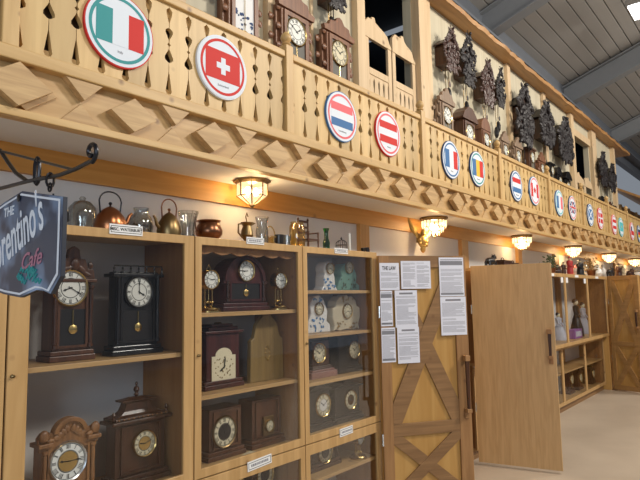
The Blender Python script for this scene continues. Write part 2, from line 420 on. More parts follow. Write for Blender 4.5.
names = ['beyond the left edge of the view', 'left of the Italian flag sign', 'carrying no sign left of the Italian flag',
  'with the Italian and Swiss flag signs', 'with the Luxembourg and Austrian flag signs', 'with the nearest French and the Romanian flag signs',
  'with the Dutch and Canadian flag signs', 'with the second French and the British flag', 'with the Scottish and Danish flag signs',
  'with the Latvian and pale cyan flag signs', 'with the last two flag signs at the right edge', 'past the last flag signs', 'end']
for i in range(len(posts)-1):
    bay(posts[i]+.039, posts[i+1]-.039, 'pine balustrade panel of heart cutouts '+names[i], .128)
pn = ['left of the view', 'left of the Italian flag sign, out of view', 'at the left picture edge before the Italian flag', 'between the Swiss and Luxembourg flag signs', 'between the Austrian and nearest French flag signs', 'between the Romanian and Dutch flag signs',
      'between the Canadian and farther French flag signs', 'between the British and Scottish flag signs', 'between the Danish and Latvian flag signs', 'right of the pale cyan flag sign', 'at the right edge of the balcony in view', 'past the right edge', 'at the far end']
for i, x in enumerate(posts):
    t = thing('newel_post', 'square pine balcony post with acorn finial '+pn[i], 'post', (x, YB, ZL1))
    MB().box(-.035, .035, -.038, .03, 0, .60).build('post', PINE_Z, t, bevel=.005)
    MB().lathe([(.014, 0), (.03, .008), (.034, .016), (.02, .026), (.034, .042), (.038, .06), (.032, .078), (.018, .094), (.004, .104)], 0, -.004, .60, 16).build('finial', PINE_Z, t, smooth=True)

# ------------------------------------------------------------------ flag signs
def sign(x, z, nm, edge, ring, stripes, label, caption=None, extra=None, R=.188):
    t = thing('flag_sign', label, 'sign', (x, YB-.0125, z), 0)
    MB().prism(circle(0, 0, R, 48), -.016, 0).build('disc', edge, t)
    MB().prism(circle(0, 0, R-.006, 48), -.018, -.0155).build('sign_face', SW, t)
    r1, r2 = R*.885, R*.80
    m = MB(); n = 48
    o1 = circle(0, 0, r1, n); o2 = circle(0, 0, r2, n)
    a = [m.bm.verts.new((u, -.019, v)) for u, v in o1]; b = [m.bm.verts.new((u, -.019, v)) for u, v in o2]
    for i in range(n): m.bm.faces.new((a[i], a[(i+1) % n], b[(i+1) % n], b[i]))
    for v in list(m.bm.verts): pass
    m.build('ring', ring, t)
    W, Hh = R*.69, R*.47
    for (u0, u1, v0, v1, mt) in stripes:
        MB().box(-W+2*W*u0, -W+2*W*u1, -.0192, -.0175, -Hh+2*Hh*v0+.006, -Hh+2*Hh*v1+.006).build('flag_field', mt, t)
    if extra: extra(t, W, Hh)
    if caption: text_mesh('caption', caption, .018, INKG, t, (0, -.0185, -R*.60))
    return t
def V3(a, b, c): return [(0, .333, 0, 1, a), (.333, .667, 0, 1, b), (.667, 1, 0, 1, c)]
def H3(a, b, c): return [(0, 1, .667, 1, a), (0, 1, .333, .667, b), (0, 1, 0, .333, c)]
def swiss(t, W, Hh): MB().prism([(u, v+.005) for u, v in ((-.017, -.05), (.017, -.05), (.017, -.017), (.05, -.017), (.05, .017), (.017, .017), (.017, .05), (-.017, .05), (-.017, .017), (-.05, .017), (-.05, -.017), (-.017, -.017))], -.0205, -.019).build('white_cross', SW, t)
def nordic(c):
    def f(t, W, Hh): MB().box(-W, W, -.0205, -.019, -.008, .018).box(-.05, -.02, -.0207, -.019, -Hh+.006, Hh+.006).build('cross', c, t)
    return f
def saltire(t, W, Hh):
    a = math.atan2(Hh, W); L = math.hypot(W, Hh)
    MB().box(-L, L, -.0205, -.019, -.008, .02, RY(a)).box(-L, L, -.0207, -.019, -.008, .02, RY(-a)).build('saltire', SW, t)
def union(t, W, Hh):
    a = math.atan2(Hh, W); L = math.hypot(W, Hh)
    MB().box(-L, L, -.0203, -.019, -.006, .018, RY(a)).box(-L, L, -.0201, -.019, -.006, .018, RY(-a)).box(-W, W, -.0205, -.019, -.014, .026).box(-.02, .02, -.0207, -.019, -Hh+.006, Hh+.006).build('white_crosses', SW, t)
    MB().box(-W, W, -.0215, -.020, -.006, .018).box(-.012, .012, -.0217, -.020, -Hh+.006, Hh+.006).build('red_cross', SR, t)
def maple(t, W, Hh): MB().prism([(0, -.04), (.008, -.02), (.035, -.02), (.03, 0), (.045, .02), (.02, .022), (.018, .04), (.008, .03), (0, .06), (-.008, .03), (-.018, .04), (-.02, .022), (-.045, .02), (-.03, 0), (-.035, -.02), (-.008, -.02)], -.0205, -.019).build('maple_leaf', SR, t)
def star(t, W, Hh):
    MB().prism([((.03 if k % 2 == 0 else .013)*sin(k*PI/5), .006+(.03 if k % 2 == 0 else .013)*cos(k*PI/5)) for k in range(10)], -.0205, -.019).build('emblem', SY, t)
full = lambda m: [(0, 1, 0, 1, m)]
SG = [
 (119.5, 31, 'it', SR, ST, V3(ST, SW, SR), 'round Italian tricolour sign, nearest and largest on the balcony front', 'Italy', None),
 (222, 68, 'ch', SW, SR, full(SR), 'round Swiss sign with a white cross on a red field', 'Switzerland', swiss),
 (341, 117, 'lu', SB, SPINK, H3(SPINK, SW, SB), 'round sign with faded red and blue bands, left of the red and white banded one', 'Luxembourg', None),
 (387.5, 134, 'at', SR, SPINK, H3(SR, SW, SR), 'round Austrian sign with two red bands beside the first carved post', 'Austria', None),
 (450.5, 160, 'fr', SN, SB, V3(SB, SW, SR), 'round French tricolour sign, the nearer of the two', 'France', None),
 (477, 169, 'ro', SN, ST, V3(SB, SY, SR), 'round sign with blue yellow and red upright bands', 'Romania', None),
 (516, 186, 'nl', SN, SB, H3(SR, SW, SB), 'round Dutch sign with red, white and blue bands beside the maple leaf sign', 'Netherlands', None),
 (534, 191, 'ca', SB, SPINK, [(0, .25, 0, 1, SR), (.75, 1, 0, 1, SR)], 'round Canadian sign with a red maple leaf', None, maple),
 (559, 203, 'fr', SB, SC, V3(SB, SW, SPINK), 'round French tricolour sign, the farther and smaller of the two', None, None),
 (572, 208, 'gb', SN, SPINK, full(SN), 'round British sign with red and white crosses on navy', None, union),
 (590, 215, 'sc', SN, SB, full(SB), 'round Scottish sign with a white saltire on blue', None, saltire),
 (600, 218.5, 'dk', SR, SPINK, full(SR), 'round Danish sign, a white cross on red at right of the blue saltire', None, nordic(SW)),
 (614, 225, 'lv', SPINK, SPINK, H3(SR, SW, SR), 'small far round sign with dark red and white bands', None, None),
 (621, 228, 'kz', SC, SC, full(SC), 'small far round sign with a pale cyan flag', None, star),
 (632, 233, 'pl', SPINK, SPINK, [(0, 1, 0, .5, SR), (0, .4, .5, 1, SN)], 'far round sign with a red lower half and navy corner', None, None),
 (639, 235.5, 'de', SN, SN, H3(SN, SR, SY), 'farthest round sign with black red and yellow bands at the right edge', None, None)]
for px_, py_, nm, e, r, st, lb, cap, ex in SG:
    p = at(px_, py_, Y=YB-.02)
    sign(p.x, max(2.95, min(3.03, p.z)), nm, e, r, st, lb, cap, ex)

# ------------------------------------------------------------------ ceiling lanterns
def lantern(loc, label, kind):
    t = thing('ceiling_lamp', label, 'lamp', loc, 0, None); t.scale = (1.15, 1.15, 1.4) if kind else (1.04,)*3
    n = 8 if kind == 0 else 12
    R0, R1 = .10, .095
    MB().lathe([(.125, 0), (.125, -.012), (.105, -.022), (.02, -.024)], 0, 0, 0, n).build('ceiling_plate', DBRASS, t)
    zt, zb, zl = -.022, -.105, -.165
    g = MB(); fr = MB()
    if kind == 0:
        for k in range(n):
            a0, a1 = 2*PI*k/n, 2*PI*(k+1)/n
            q = [(R0*cos(a0), R0*sin(a0)), (R0*cos(a1), R0*sin(a1))]
            vs = [g.bm.verts.new(v) for v in ((*q[0], zt), (*q[1], zt), (*q[1], zb), (*q[0], zb))]; g.bm.faces.new(vs)
            vs = [g.bm.verts.new(v) for v in ((*q[0], zb), (*q[1], zb), (q[1][0]*.12, q[1][1]*.12, zl), (q[0][0]*.12, q[0][1]*.12, zl))]; g.bm.faces.new(vs)
            fr.tube([(*q[0], zt), (*q[0], zb), (q[0][0]*.12, q[0][1]*.12, zl)], .0042, 5)
            fr.tube([(*q[0], zb), (*q[1], zb)], .003, 5).tube([(*q[0], zt), (*q[1], zt)], .003, 5)
        fr.lathe([(.003, -.018), (.012, -.008), (.014, 0), (.008, .004)], 0, 0, zl, 10)
        g.build('glass_panels', LAMPG, t)
    else:
        for rr, z0, z1, nn in ((.105, -.024, -.085, 18), (.08, -.07, -.115, 14), (.05, -.10, -.135, 9)):
            for k in range(nn):
                a = 2*PI*k/nn; c_, s_ = cos(a), sin(a); wv = .36*2*PI*rr/nn
                P = [(rr*c_-s_*wv, rr*s_+c_*wv), (rr*c_+s_*wv, rr*s_-c_*wv), (rr*c_*1.06+s_*0, rr*s_*1.06)]
                vs0 = [g.bm.verts.new((x, y, z0)) for x, y in P]; tip = g.bm.verts.new((rr*c_*.97, rr*s_*.97, z1))
                vm = [g.bm.verts.new((x, y, z1+.018)) for x, y in P]
                for i in range(3): g.bm.faces.new((vs0[i], vs0[(i+1) % 3], vm[(i+1) % 3], vm[i])); g.bm.faces.new((vm[i], vm[(i+1) % 3], tip))
            fr.lathe([(rr+.004, 0), (rr+.004, -.006), (rr-.004, -.006), (rr-.004, 0)], 0, 0, z0+.004, 20)
        fr.lathe([(.002, -.02), (.010, -.008), (.004, 0)], 0, 0, -.135, 8)
        g.build('crystal_prisms', LAMPG, t)
    fr.build('brass_frame', DBRASS, t)
    for s in (-1, 1):
        b = MB().ball(s*.036, 0, -.072, .02, .02, .028, sub=2).build('bulb', BULB, t, smooth=True)
    l = bpy.data.lights.new('lamp_glow', 'POINT'); l.energy = 6.0; l.color = (1, .68, .34); l.shadow_soft_size = .05
    o = bpy.data.objects.new('lamp_glow', l); COL.objects.link(o); o.parent = t; o.location = (0, 0, -.12)
    l2 = bpy.data.lights.new('lamp_glow', 'POINT'); l2.energy = 1.2; l2.color = (1, .75, .45); l2.shadow_soft_size = .03
    o2 = bpy.data.objects.new('lamp_glow', l2); COL.objects.link(o2); o2.parent = t; o2.location = (0, 0, -.035)
ll = ['faceted glass ceiling lantern, nearest one, above the copper pot', 'crystal ceiling lamp above the papered barn door', 'crystal ceiling lamp above the plain plywood door',
      'crystal ceiling lamp above the far glass cabinet', 'crystal ceiling lamp above the far braced door', 'crystal ceiling lamp at the right edge, farthest in view', 'crystal ceiling lamp past the right edge']
for i, x in enumerate((2.68, 5.27, 7.78, 10.2, 12.7, 15.2, 17.7)):
    lantern((x, 2.78, ZC), ll[i], 0 if i == 0 else 1)

# highbay fixture under the roof
p = at(637, 4, Y=1.5)
t = thing('highbay_light', 'bright square fixture under the metal roof', 'ceiling light', (10.05, 1.45, p.z-.1))
MB().box(-.30, .30, -.2, .2, .06, .16).tube([(-.2, 0, .16), (-.2, 0, .42)], .006).tube([(.2, 0, .16), (.2, 0, .42)], .006).build('housing', SILVER, t)
MB().box(-.27, .27, -.17, .17, .045, .06).build('lens', HIBAY, t)

# ================================================================== CLOCK BUILDING KIT
ROM = ['XII', 'I', 'II', 'III', 'IIII', 'V', 'VI', 'VII', 'VIII', 'IX', 'X', 'XI']
def dial(parent, x, y, z, r, face=DIALW, bez=BRASS, tm=(10, 10), centre=None, sx=1):
    """round dial facing -y: enamel disc with chapter ring, numerals, hands and bezel"""
    d = MB().lathe([(r, 0), (r, .006), (r*.98, .008)], x, y, z, 28, 'y').build('dial', face, parent)
    r = r
    MB().lathe([(r*1.10, 0), (r*1.12, .008), (r*1.06, .016), (r*.99, .012), (r*.99, 0)], x, y, z, 28, 'y').build('bezel', bez, d, smooth=True)
    m = MB(); yf = y-.0088
    for i, s in enumerate(ROM):
        a = 2*PI*i/12; wd = r*.055; tot = len(s)*wd*1.3
        for k_, ch in enumerate(s):
            off = (k_-(len(s)-1)/2)*wd*1.45
            for tilt in ((0,) if ch == 'I' else (.30, -.30)):
                cx_ = x+r*.79*sin(a)+off*cos(a); cz_ = z+r*.79*cos(a)-off*sin(a)
                m.box(cx_-wd*.28, cx_+wd*.28, yf-.0006, yf, cz_-r*.11, cz_+r*.11, RY(a+(tilt if ch == 'X' else tilt*.6)))
    def ring(r1, r2):
        n = 32
        o1 = circle(x, z, r1, n); o2 = circle(x, z, r2, n)
        A_ = [m.bm.verts.new((u, yf-.0003, v)) for u, v in o1]; B_ = [m.bm.verts.new((u, yf-.0003, v)) for u, v in o2]
        for i in range(n): m.bm.faces.new((A_[i], A_[(i+1) % n], B_[(i+1) % n], B_[i]))
    ring(r*.95, r*.92); ring(r*.60, r*.56)
    m.build('numerals', INK, d)
    if centre: MB().lathe([(r*.55, 0), (r*.54, .0015)], x, yf, z, 24, 'y').build('dial_centre', centre, d)
    for ln, wd, ang in ((r*.50, r*.075, 2*PI*(tm[0]+tm[1]/60)/12), (r*.78, r*.05, 2*PI*tm[1]/60)):
        h = MB().prism([(-wd*.5, -ln*.2), (wd*.5, -ln*.2), (wd*.35, ln*.55), (wd, ln*.7), (0, ln), (-wd, ln*.7), (-wd*.35, ln*.55)], -.0012, 0).build('clock_hand', INK, d)
        h.location = (x, yf-.002, z); h.rotation_euler = (0, ang, 0)
    return d

def pend(parent, x, y, z, L, r, mat=BRASS):
    MB().tube([(x, y, z), (x, y, z-L)], .0025, 6).lathe([(r*.3, -.008), (r, -.003), (r, .003), (r*.3, .008)], x, y, z-L, 20, 'y').build('pendulum', mat, parent, smooth=True)

def shelf_clock(label, loc, w, h, d, wd_, style, dr, dz, dx=0, face=DIALW, bez=BRASS, centre=None, base=.05, name='mantel_clock', tm=(10, 10), rz=0, column=None, window=True, group=None, cat='clock'):
    """loc is the middle of the front foot; body runs back by d; h total, dz dial centre height"""
    t = thing(name, label, cat, loc, rz, group)
    hb = {'gable': .68, 'gallery': .90, 'stepped': .66, 'arch': 1, 'handle': .84, 'ginger': .70, 'flat': 1, 'ogee': .80}[style]*h
    bw = w/2
    B = MB().box(-bw, bw, -.012, d, 0, base*.55).box(-bw*.95, bw*.95, -.004, d, base*.55, base)
    B.build('base', wd_, t, bevel=.004)
    cw = bw*.84
    if style == 'arch':
        pts = [(-cw, base), (cw, base), (cw, h-cw*.95)]+arc(0, h-cw*.95, cw, cw*.93, 0, 180, 20)+[(-cw, h-cw*.95)]
        MB().prism(pts, .008, d-.01).build('case', wd_, t, bevel=.004)
        o1 = arc(0, h-cw*.95, cw*1.05, cw*.99, 0, 180, 20); i1 = arc(0, h-cw*.95, cw*.90, cw*.84, 0, 180, 20)
        MB().prism(o1+i1[::-1], -.004, .010).build('arch_moulding', wd_, t)
        MB().box(-cw*1.12, -cw*.88, -.004, .02, h-cw*1.03, h-cw*.93).box(cw*.88, cw*1.12, -.004, .02, h-cw*1.03, h-cw*.93).build('arch_foot', wd_, t)
    else:
        MB().box(-cw, cw, .008, d-.01, base, hb).build('case', wd_, t, bevel=.004)
    yf = .008
    # door frame on the front
    fz0, fz1 = base+.012, (hb-.015 if style != 'arch' else h-cw*.95)
    if window:
        fw = cw*.80; f_ = .012
        MB().frame(-fw, fw, fz0, fz1, f_, f_, f_, f_, yf-.010, yf).build('clock_door', wd_, t)
        zlow = dz-dr*1.25
        if zlow-fz0 > .06:
            MB().box(-fw+f_, fw-f_, yf-.003, yf-.001, fz0+f_, zlow).build('lower_window', BLACKM, t)
            pend(t, 0, yf-.007, zlow-.005, (zlow-fz0)*.5, min(.022, dr*.4))
    if column:
        for s in (-1, 1):
            x = s*cw*.92; hh = fz1-fz0
            MB().lathe([(.014, 0), (.014, .015), (.009, .02), (.011, hh*.3), (.008, hh*.5), (.011, hh*.7), (.009, hh-.02), (.014, hh-.015), (.014, hh)], x, -.002, fz0, 12).build('column', column, t, smooth=True)
    if style == 'gable':
        MB().box(-bw, bw, -.012, d, hb, hb+.018).build('cornice', wd_, t, bevel=.004)
        z0 = hb+.018; hh = h-z0
        pts = [(-bw*.95, z0), (bw*.95, z0), (bw*.88, z0+hh*.30), (bw*.62, z0+hh*.30), (bw*.50, z0+hh*.60), (bw*.28, z0+hh*.62), (bw*.22, z0+hh*.9), (0, h), (-bw*.22, z0+hh*.9), (-bw*.28, z0+hh*.62), (-bw*.50, z0+hh*.60), (-bw*.62, z0+hh*.30), (-bw*.88, z0+hh*.30)]
        MB().prism(pts, -.002, .03).build('crest', wd_, t, bevel=.003)
        m = MB().ball(-bw*.72, .0, z0+hh*.42, .014, .012, .022).ball(bw*.72, 0, z0+hh*.42, .014, .012, .022).ball(0, -.006, z0+hh*.45, bw*.2, .01, hh*.2, sub=2)
        for s in (-1, 1): m.ball(s*bw*.3, -.004, z0+hh*.3, .03, .008, .014, RY(s*.6)).ball(s*bw*.55, -.004, z0+hh*.15, .03, .008, .012, RY(s*.3))
        m.build('carving', wd_, t, smooth=True)
    if style == 'gallery':
        MB().box(-bw, bw, -.012, d, hb-.028, hb-.010).build('cornice', wd_, t, bevel=.003)
        m = MB().tube([(-bw*.95, 0, h-.018), (bw*.95, 0, h-.018)], .004, 6)
        for k in range(7):
            x = -bw*.95+2*bw*.95*k/6
            m.lathe([(.006, 0), (.006, .012), (.003, .018), (.006, .026), (.002, .038)], x, 0, hb-.010, 8)
        m.build('gallery_rail', wd_, t, smooth=True)
    if style == 'stepped':
        MB().box(-bw*1.02, bw*1.02, -.022, d, hb, hb+.018).box(-bw*.9, bw*.9, -.012, d, hb+.018, hb+.032).build('cornice', wd_, t, bevel=.004)
        m = MB(); z0 = hb+.032; hh = (h-z0)
        prof = [(.80, 0), (.60, .08), (.48, .2), (.42, .4), (.40, .50), (.54, .55), (.56, .62), (.36, .66), (.22, .70)]
        rings = []
        for q, (k, v) in enumerate(prof):
            rings.append([m.bm.verts.new(((sx_)*bw*k*1.05, d*.5+sy_*d*.5*k*1.2, z0+hh*v)) for sx_, sy_ in ((-1, -1), (1, -1), (1, 1), (-1, 1))])
        for i in range(len(rings)-1):
            for k in range(4): m.bm.faces.new((rings[i][k], rings[i][(k+1) % 4], rings[i+1][(k+1) % 4], rings[i+1][k]))
        m.bm.faces.new(rings[-1]); m.bm.faces.new(rings[0][::-1])
        m.build('pagoda_top', wd_, t)
        MB().lathe([(.006, 0), (.014, .01), (.008, .02), (.016, .034), (.012, .05), (.004, .056), (.008, .066), (.003, .078)], 0, d*.5, z0+hh*.70, 12).build('finial', wd_, t, smooth=True)
        MB().lathe([(.006, 0), (.012, .012), (.005, .022), (.011, .034), (.003, .05)], bw*.9, .01, hb+.018, 10).lathe([(.006, 0), (.012, .012), (.005, .022), (.011, .034), (.003, .05)], -bw*.9, .01, hb+.018, 10).build('corner_finial', wd_, t, smooth=True)
        m = MB()
        for k in range(11): m.ball(-bw*.8+bw*1.6*k/10, -.013, hb+.026, .006)
        m.build('beading', OAK, t)
    if style == 'handle':
        MB().box(-bw*.98, bw*.98, -.012, d, hb, hb+.016).box(-bw*.75, bw*.75, .004, d-.01, hb+.016, hb+.04).box(-bw*.55, bw*.55, .015, d-.02, hb+.04, hb+.055).build('stepped_top', wd_, t, bevel=.004)
        z0 = hb+.055; hh = h-z0
        MB().tube([(0, d*.4, z0), (-.012, d*.4, z0+.004), (-.03, d*.4, z0+hh*.5), (-.022, d*.4, z0+hh*.9), (-.008, d*.4, z0+hh), (0, d*.4, z0+hh*.8), (.008, d*.4, z0+hh), (.022, d*.4, z0+hh*.9), (.03, d*.4, z0+hh*.5), (.012, d*.4, z0+.004), (0, d*.4, z0)], .0035, 8).build('carrying_handle', DBRASS, t, smooth=True)
    if style == 'ginger':
        MB().box(-bw*1.0, -bw*.55, -.02, d*.8, hb, hb+.02).box(bw*.55, bw*1.0, -.02, d*.8, hb, hb+.02).build('column_cap', wd_, t, bevel=.004)
        z0 = hb-.02; hh = h-z0
        pts = [(-bw*.95, z0), (bw*.95, z0), (bw*.98, z0+hh*.45), (bw*.85, z0+hh*.62), (bw*.70, z0+hh*.52), (bw*.60, z0+hh*.60)]+arc(0, z0+hh*.45, bw*.55, hh*.55, 10, 170, 18)+[(-bw*.60, z0+hh*.60), (-bw*.70, z0+hh*.52), (-bw*.85, z0+hh*.62), (-bw*.98, z0+hh*.45)]
        MB().prism(pts, .0, .03).build('crest', wd_, t, bevel=.004)
        o1 = arc(0, z0+hh*.45, bw*.55, hh*.55, 8, 172, 18); i1 = arc(0, z0+hh*.45, bw*.42, hh*.40, 8, 172, 18)
        MB().prism(o1+i1[::-1], -.016, 0).build('arch_moulding', wd_, t, bevel=.003)
        m = MB()
        for s in (-1, 1):
            m.ball(s*bw*.82, -.006, z0+hh*.50, .024, .014, .03, sub=2).ball(s*bw*.62, -.006, z0+hh*.34, .02, .012, .014, sub=2)
            for k in range(4): m.ball(s*bw*(.1+.1*k), -.004, z0+hh*(.62-.08*k), .014, .008, .02, RY(s*(.3+.3*k)))
        m.build('carving', wd_, t, smooth=True)
    if style == 'ogee':
        z0 = hb; hh = h-hb
        MB().box(-bw, bw, -.012, d, hb, hb+.012).build('cornice', wd_, t, bevel=.003)
        MB().prism([(-bw*.9, z0+.012), (bw*.9, z0+.012), (bw*.7, z0+hh*.4), (bw*.3, z0+hh*.6), (bw*.2, z0+hh), (-bw*.2, z0+hh), (-bw*.3, z0+hh*.6), (-bw*.7, z0+hh*.4)], .0, d*.8).build('crest', wd_, t, bevel=.003)
    if dr: dial(t, dx, yf-.003 if not window else yf-.006, dz, dr, face, bez, tm, centre)
    return t

def anniversary(label, loc, h=.24, r=.055, dr=.036, group=None):
    t = thing('anniversary_clock', label, 'clock', loc, 0, group)
    MB().lathe([(r*1.25, 0), (r*1.25, .008), (r*1.1, .014), (r*1.0, .024), (r*.6, .032), (r*.3, .04)], 0, 0, 0, 28).build('base', BRASS, t, smooth=True)
    MB().tube([(-.028, 0, .03), (-.028, 0, h*.62)], .004).tube([(.028, 0, .03), (.028, 0, h*.62)], .004).box(-.034, .034, -.012, .012, h*.60, h*.62).build('pillars', BRASS, t, smooth=True)
    m = MB()
    for k in range(4):
        a = PI/2*k+.5; m.ball(.022*cos(a), .022*sin(a), h*.24, .010, sub=2).tube([(0, 0, h*.24), (.022*cos(a), .022*sin(a), h*.24)], .0015, 5)
    m.tube([(0, 0, h*.24), (0, 0, h*.6)], .001, 5); m.build('pendulum', BRASS, t, smooth=True)
    MB().lathe([(dr*1.1, -.02), (dr*1.1, .018)], 0, 0, h*.77, 24, 'y').build('movement_case', BRASS, t, smooth=True)
    dial(t, 0, -.018, h*.77, dr, DIALW, BRASS, (2, 48))
    MB().tube(arc3(0, h*.77+dr*1.1, .014, 9), .0022, 6).ball(0, 0, h*.77+dr*1.1+.026, .006).build('top_handle', BRASS, t, smooth=True)
    return t
def arc3(x, z, r, n): return [(x+r*cos(PI*i/n), 0, z+r*1.5*sin(PI*i/n)) for i in range(n+1)]

def porcelain(label, loc, w, h, face_m, glaze, dr, dz, style=0, d=.09):
    t = thing('porcelain_clock', label, 'clock', loc, 0)
    b = w/2
    if style == 0:      # shaped plinth with round head
        pts = [(-b, 0), (b, 0), (b*.95, h*.06), (b*.72, h*.14), (b*.66, h*.48), (b*.60, h*.52)]+arc(0, h*.74, b*.66, h*.26, -35, 215, 20)+[(-b*.60, h*.52), (-b*.66, h*.48), (-b*.72, h*.14), (-b*.95, h*.06)]
    elif style == 1:    # rococo with scrolled shoulders and feet
        pts = [(-b*.95, 0), (-b*.75, h*.04), (-b*.5, 0), (0, h*.03), (b*.5, 0), (b*.75, h*.04), (b*.95, 0), (b*.86, h*.15), (b*1.0, h*.38), (b*.98, h*.62), (b*.75, h*.68), (b*.72, h*.82), (b*.40, h*.96), (b*.15, h*.94), (0, h), (-b*.15, h*.94), (-b*.40, h*.96), (-b*.72, h*.82), (-b*.75, h*.68), (-b*.98, h*.62), (-b*1.0, h*.38), (-b*.86, h*.15)]
    else:               # bulging figure group
        pts = [(-b, 0), (b, 0), (b*.98, h*.2), (b*.7, h*.3), (b*.78, h*.55), (b*.5, h*.85), (b*.1, h), (-b*.35, h*.96), (-b*.7, h*.75), (-b*.6, h*.5), (-b*.85, h*.3), (-b*.98, h*.12)]
    MB().prism(pts, 0, d).build('case', face_m, t, bevel=.008)
    m = MB(); rnd = random.Random(int(w*1000+h*100))
    for k in range(26):
        x = rnd.uniform(-b*.7, b*.7); z = rnd.uniform(h*.04, h*.42) if k < 18 else rnd.uniform(h*.8, h*.93)
        if abs(x) > b*.45 and z > h*.5: x *= .4
        if math.hypot(x, z-dz) > dr*1.25: m.ball(x, -.003, z, rnd.uniform(.006, .016), .004, rnd.uniform(.004, .012), RY(rnd.uniform(0, 3)))
    m.build('painted_flowers', glaze, t, smooth=True)
    dial(t, 0, 0, dz, dr, DIALC, GOLD, (3, 42))
    return t

# ================================================================== DISPLAY CABINETS
ZT = 2.03; ZM = .705
def cabinet(label, x0, x1, shelves, low_shelves, gx0, gx1, labels=(), depth=.42, valance=False, d=D):
    """x0..x1 unit, gx glass opening edges"""
    t = thing('display_cabinet', label, 'cabinet', (x0, d, 0))
    W = x1-x0
    g0, g1 = gx0-x0, gx1-x0; bk = YW-d-.005
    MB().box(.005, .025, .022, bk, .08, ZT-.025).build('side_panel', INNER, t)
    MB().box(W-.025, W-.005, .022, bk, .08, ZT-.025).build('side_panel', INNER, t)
    MB().box(0, W, .022, bk, ZT-.025, ZT).build('top_board', FRAME_X, t)
    MB().box(.025, W-.025, .022, bk, .08, .10).build('bottom_board', FRAME_X, t)
    MB().box(.025, W-.025, .022, bk, ZM-.02, ZM+.02).build('middle_board', FRAME_X, t)
    MB().box(.01, W-.01, .05, bk, 0, .08).build('plinth', BRACE, t)
    for z in shelves+low_shelves: MB().box(.026, W-.026, .035, bk, z-.024, z).build('shelf', FRAME_X, t, bevel=.002)
    if valance:
        n = 24; up = [(.03+(W-.06)*i/n, ZT-.03) for i in range(n+1)]; lo = [(.03+(W-.06)*i/n, ZT-.075-.018*abs(sin(i*PI/4))) for i in range(n+1)]
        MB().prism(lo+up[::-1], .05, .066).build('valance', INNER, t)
    for nm, z0, z1, tr, br in (('upper', ZM+.003, ZT, .045, .05), ('lower', .085, ZM-.003, .07, .06)):
        fr = MB().frame(.002, W-.002, z0, z1, g0-.002, W-.002-g1, br, tr, 0, .02).build('glass_door', FRAME_Z, t, bevel=.003)
        MB().box(g0-.003, g1+.003, .009, .013, z0+br-.003, z1-tr+.003).build('glass_pane', PANE, fr)
        MB().lathe([(.008, 0), (.008, .006), (.004, .010), (.008, .016), (.003, .02)], .022, 0, (z0+z1)/2, 10, 'y').build('knob', DBRASS, fr, smooth=True)
    for (lx, lz, lw, lh, txt, tilt) in labels:
        c = MB().box(-lw/2, lw/2, -.004, 0, -lh/2, lh/2).build('name_card', CARDW, t)
        c.location = (lx-x0, -.001, lz); c.rotation_euler = (0, tilt, 0)
        f_ = .004
        MB().box(-lw/2+.007, lw/2-.007, -.0046, -.004, lh/2-.011, lh/2-.008).box(-lw/2+.007, lw/2-.007, -.0046, -.004, -lh/2+.008, -lh/2+.011).box(-lw/2+.007, -lw/2+.010, -.0046, -.004, -lh/2+.011, lh/2-.011).box(lw/2-.010, lw/2-.007, -.0046, -.004, -lh/2+.011, lh/2-.011).build('printed_border', INK, c)
        if txt: text_mesh('lettering', txt, lh*.42, INK, c, (0, -.0045, 0), bold=.0004)
        else:
            m = MB(); x = -lw*.36; rr = random.Random(int(lx*100))
            while x < lw*.34:
                ww = rr.uniform(.006, .014); m.box(x, x+ww, -.0046, -.004, -lh*.12, lh*.14); x += ww+.004
            m.build('lettering', INKG, c)
    return t
lab = lambda px_, py_: at(px_, py_, Y=D)
SA, SB1, SB2, SC1, SC2, SC3, SCL = 1.392, 1.600, 1.138, 1.728, 1.418, 1.093, .445
q = lab(126, 229)
cabinet('glass fronted pine display cabinet nearest the chalkboard sign, two wide tiers of clocks', 1.04, 2.014, [SA], [.40], 1.128, 1.945, [(q.x, q.z-.005, .185, .05, 'MISC. WATERBURY', 0)])
q = lab(255, 241); q2 = lab(257, 465)
cabinet('middle glass fronted pine display cabinet with a scalloped valance and three tiers of clocks', 2.018, 2.93, [SB1, SB2], [.38], 2.066, 2.885, [(q.x, q.z, .15, .042, None, 0), (q2.x+.02, q2.z+.01, .20, .055, None, -.05)], valance=True)
q = lab(341, 251); q2 = lab(346, 431)
cabinet('right glass fronted pine display cabinet beside the papered door, four tiers of clocks', 2.934, 3.845, [SC1, SC2, SC3], [SCL], 2.98, 3.775, [(q.x, q.z, .16, .04, None, 0), (q2.x, q2.z, .155, .055, None, -.03)])

YF = 2.70
def ceil_of(x, zs):
    lv = ([ZM+.02, SA, 1.98] if x < 2.014 else [SCL-.03, ZM-.02, ZM+.02, SB2, SB1, 1.98] if x < 2.93 else [SCL, ZM-.02, ZM+.02, SC3, SC2, SC1, 1.98])
    return min(v for v in lv if v > zs+.08)
def spot(a, b, ytop, zs, Y=YF):
    A_ = at(a, ytop, Y=Y); B_ = at(b, ytop, Y=Y); m_ = at((a+b)/2, ytop, Y=Y)
    x = (A_.x+B_.x)/2; w = B_.x-A_.x
    lo, hi = (1.04, 2.014) if x < 2.014 else (2.018, 2.93) if x < 2.93 else (2.934, 3.845)
    x = max(lo+.032+w/2*1.05, min(hi-.032-w/2*1.05, x)); Yc = Y
    return (x, Yc, zs+.001), w, min(m_.z-zs, ceil_of(x, zs)-.032-zs)
def dz_of(px_, py_, zs, Y=YF): return at(px_, py_, Y=Y).z-zs-.001
def dx_of(px_, py_, x, Y=YF): return at(px_, py_, Y=Y).x-x

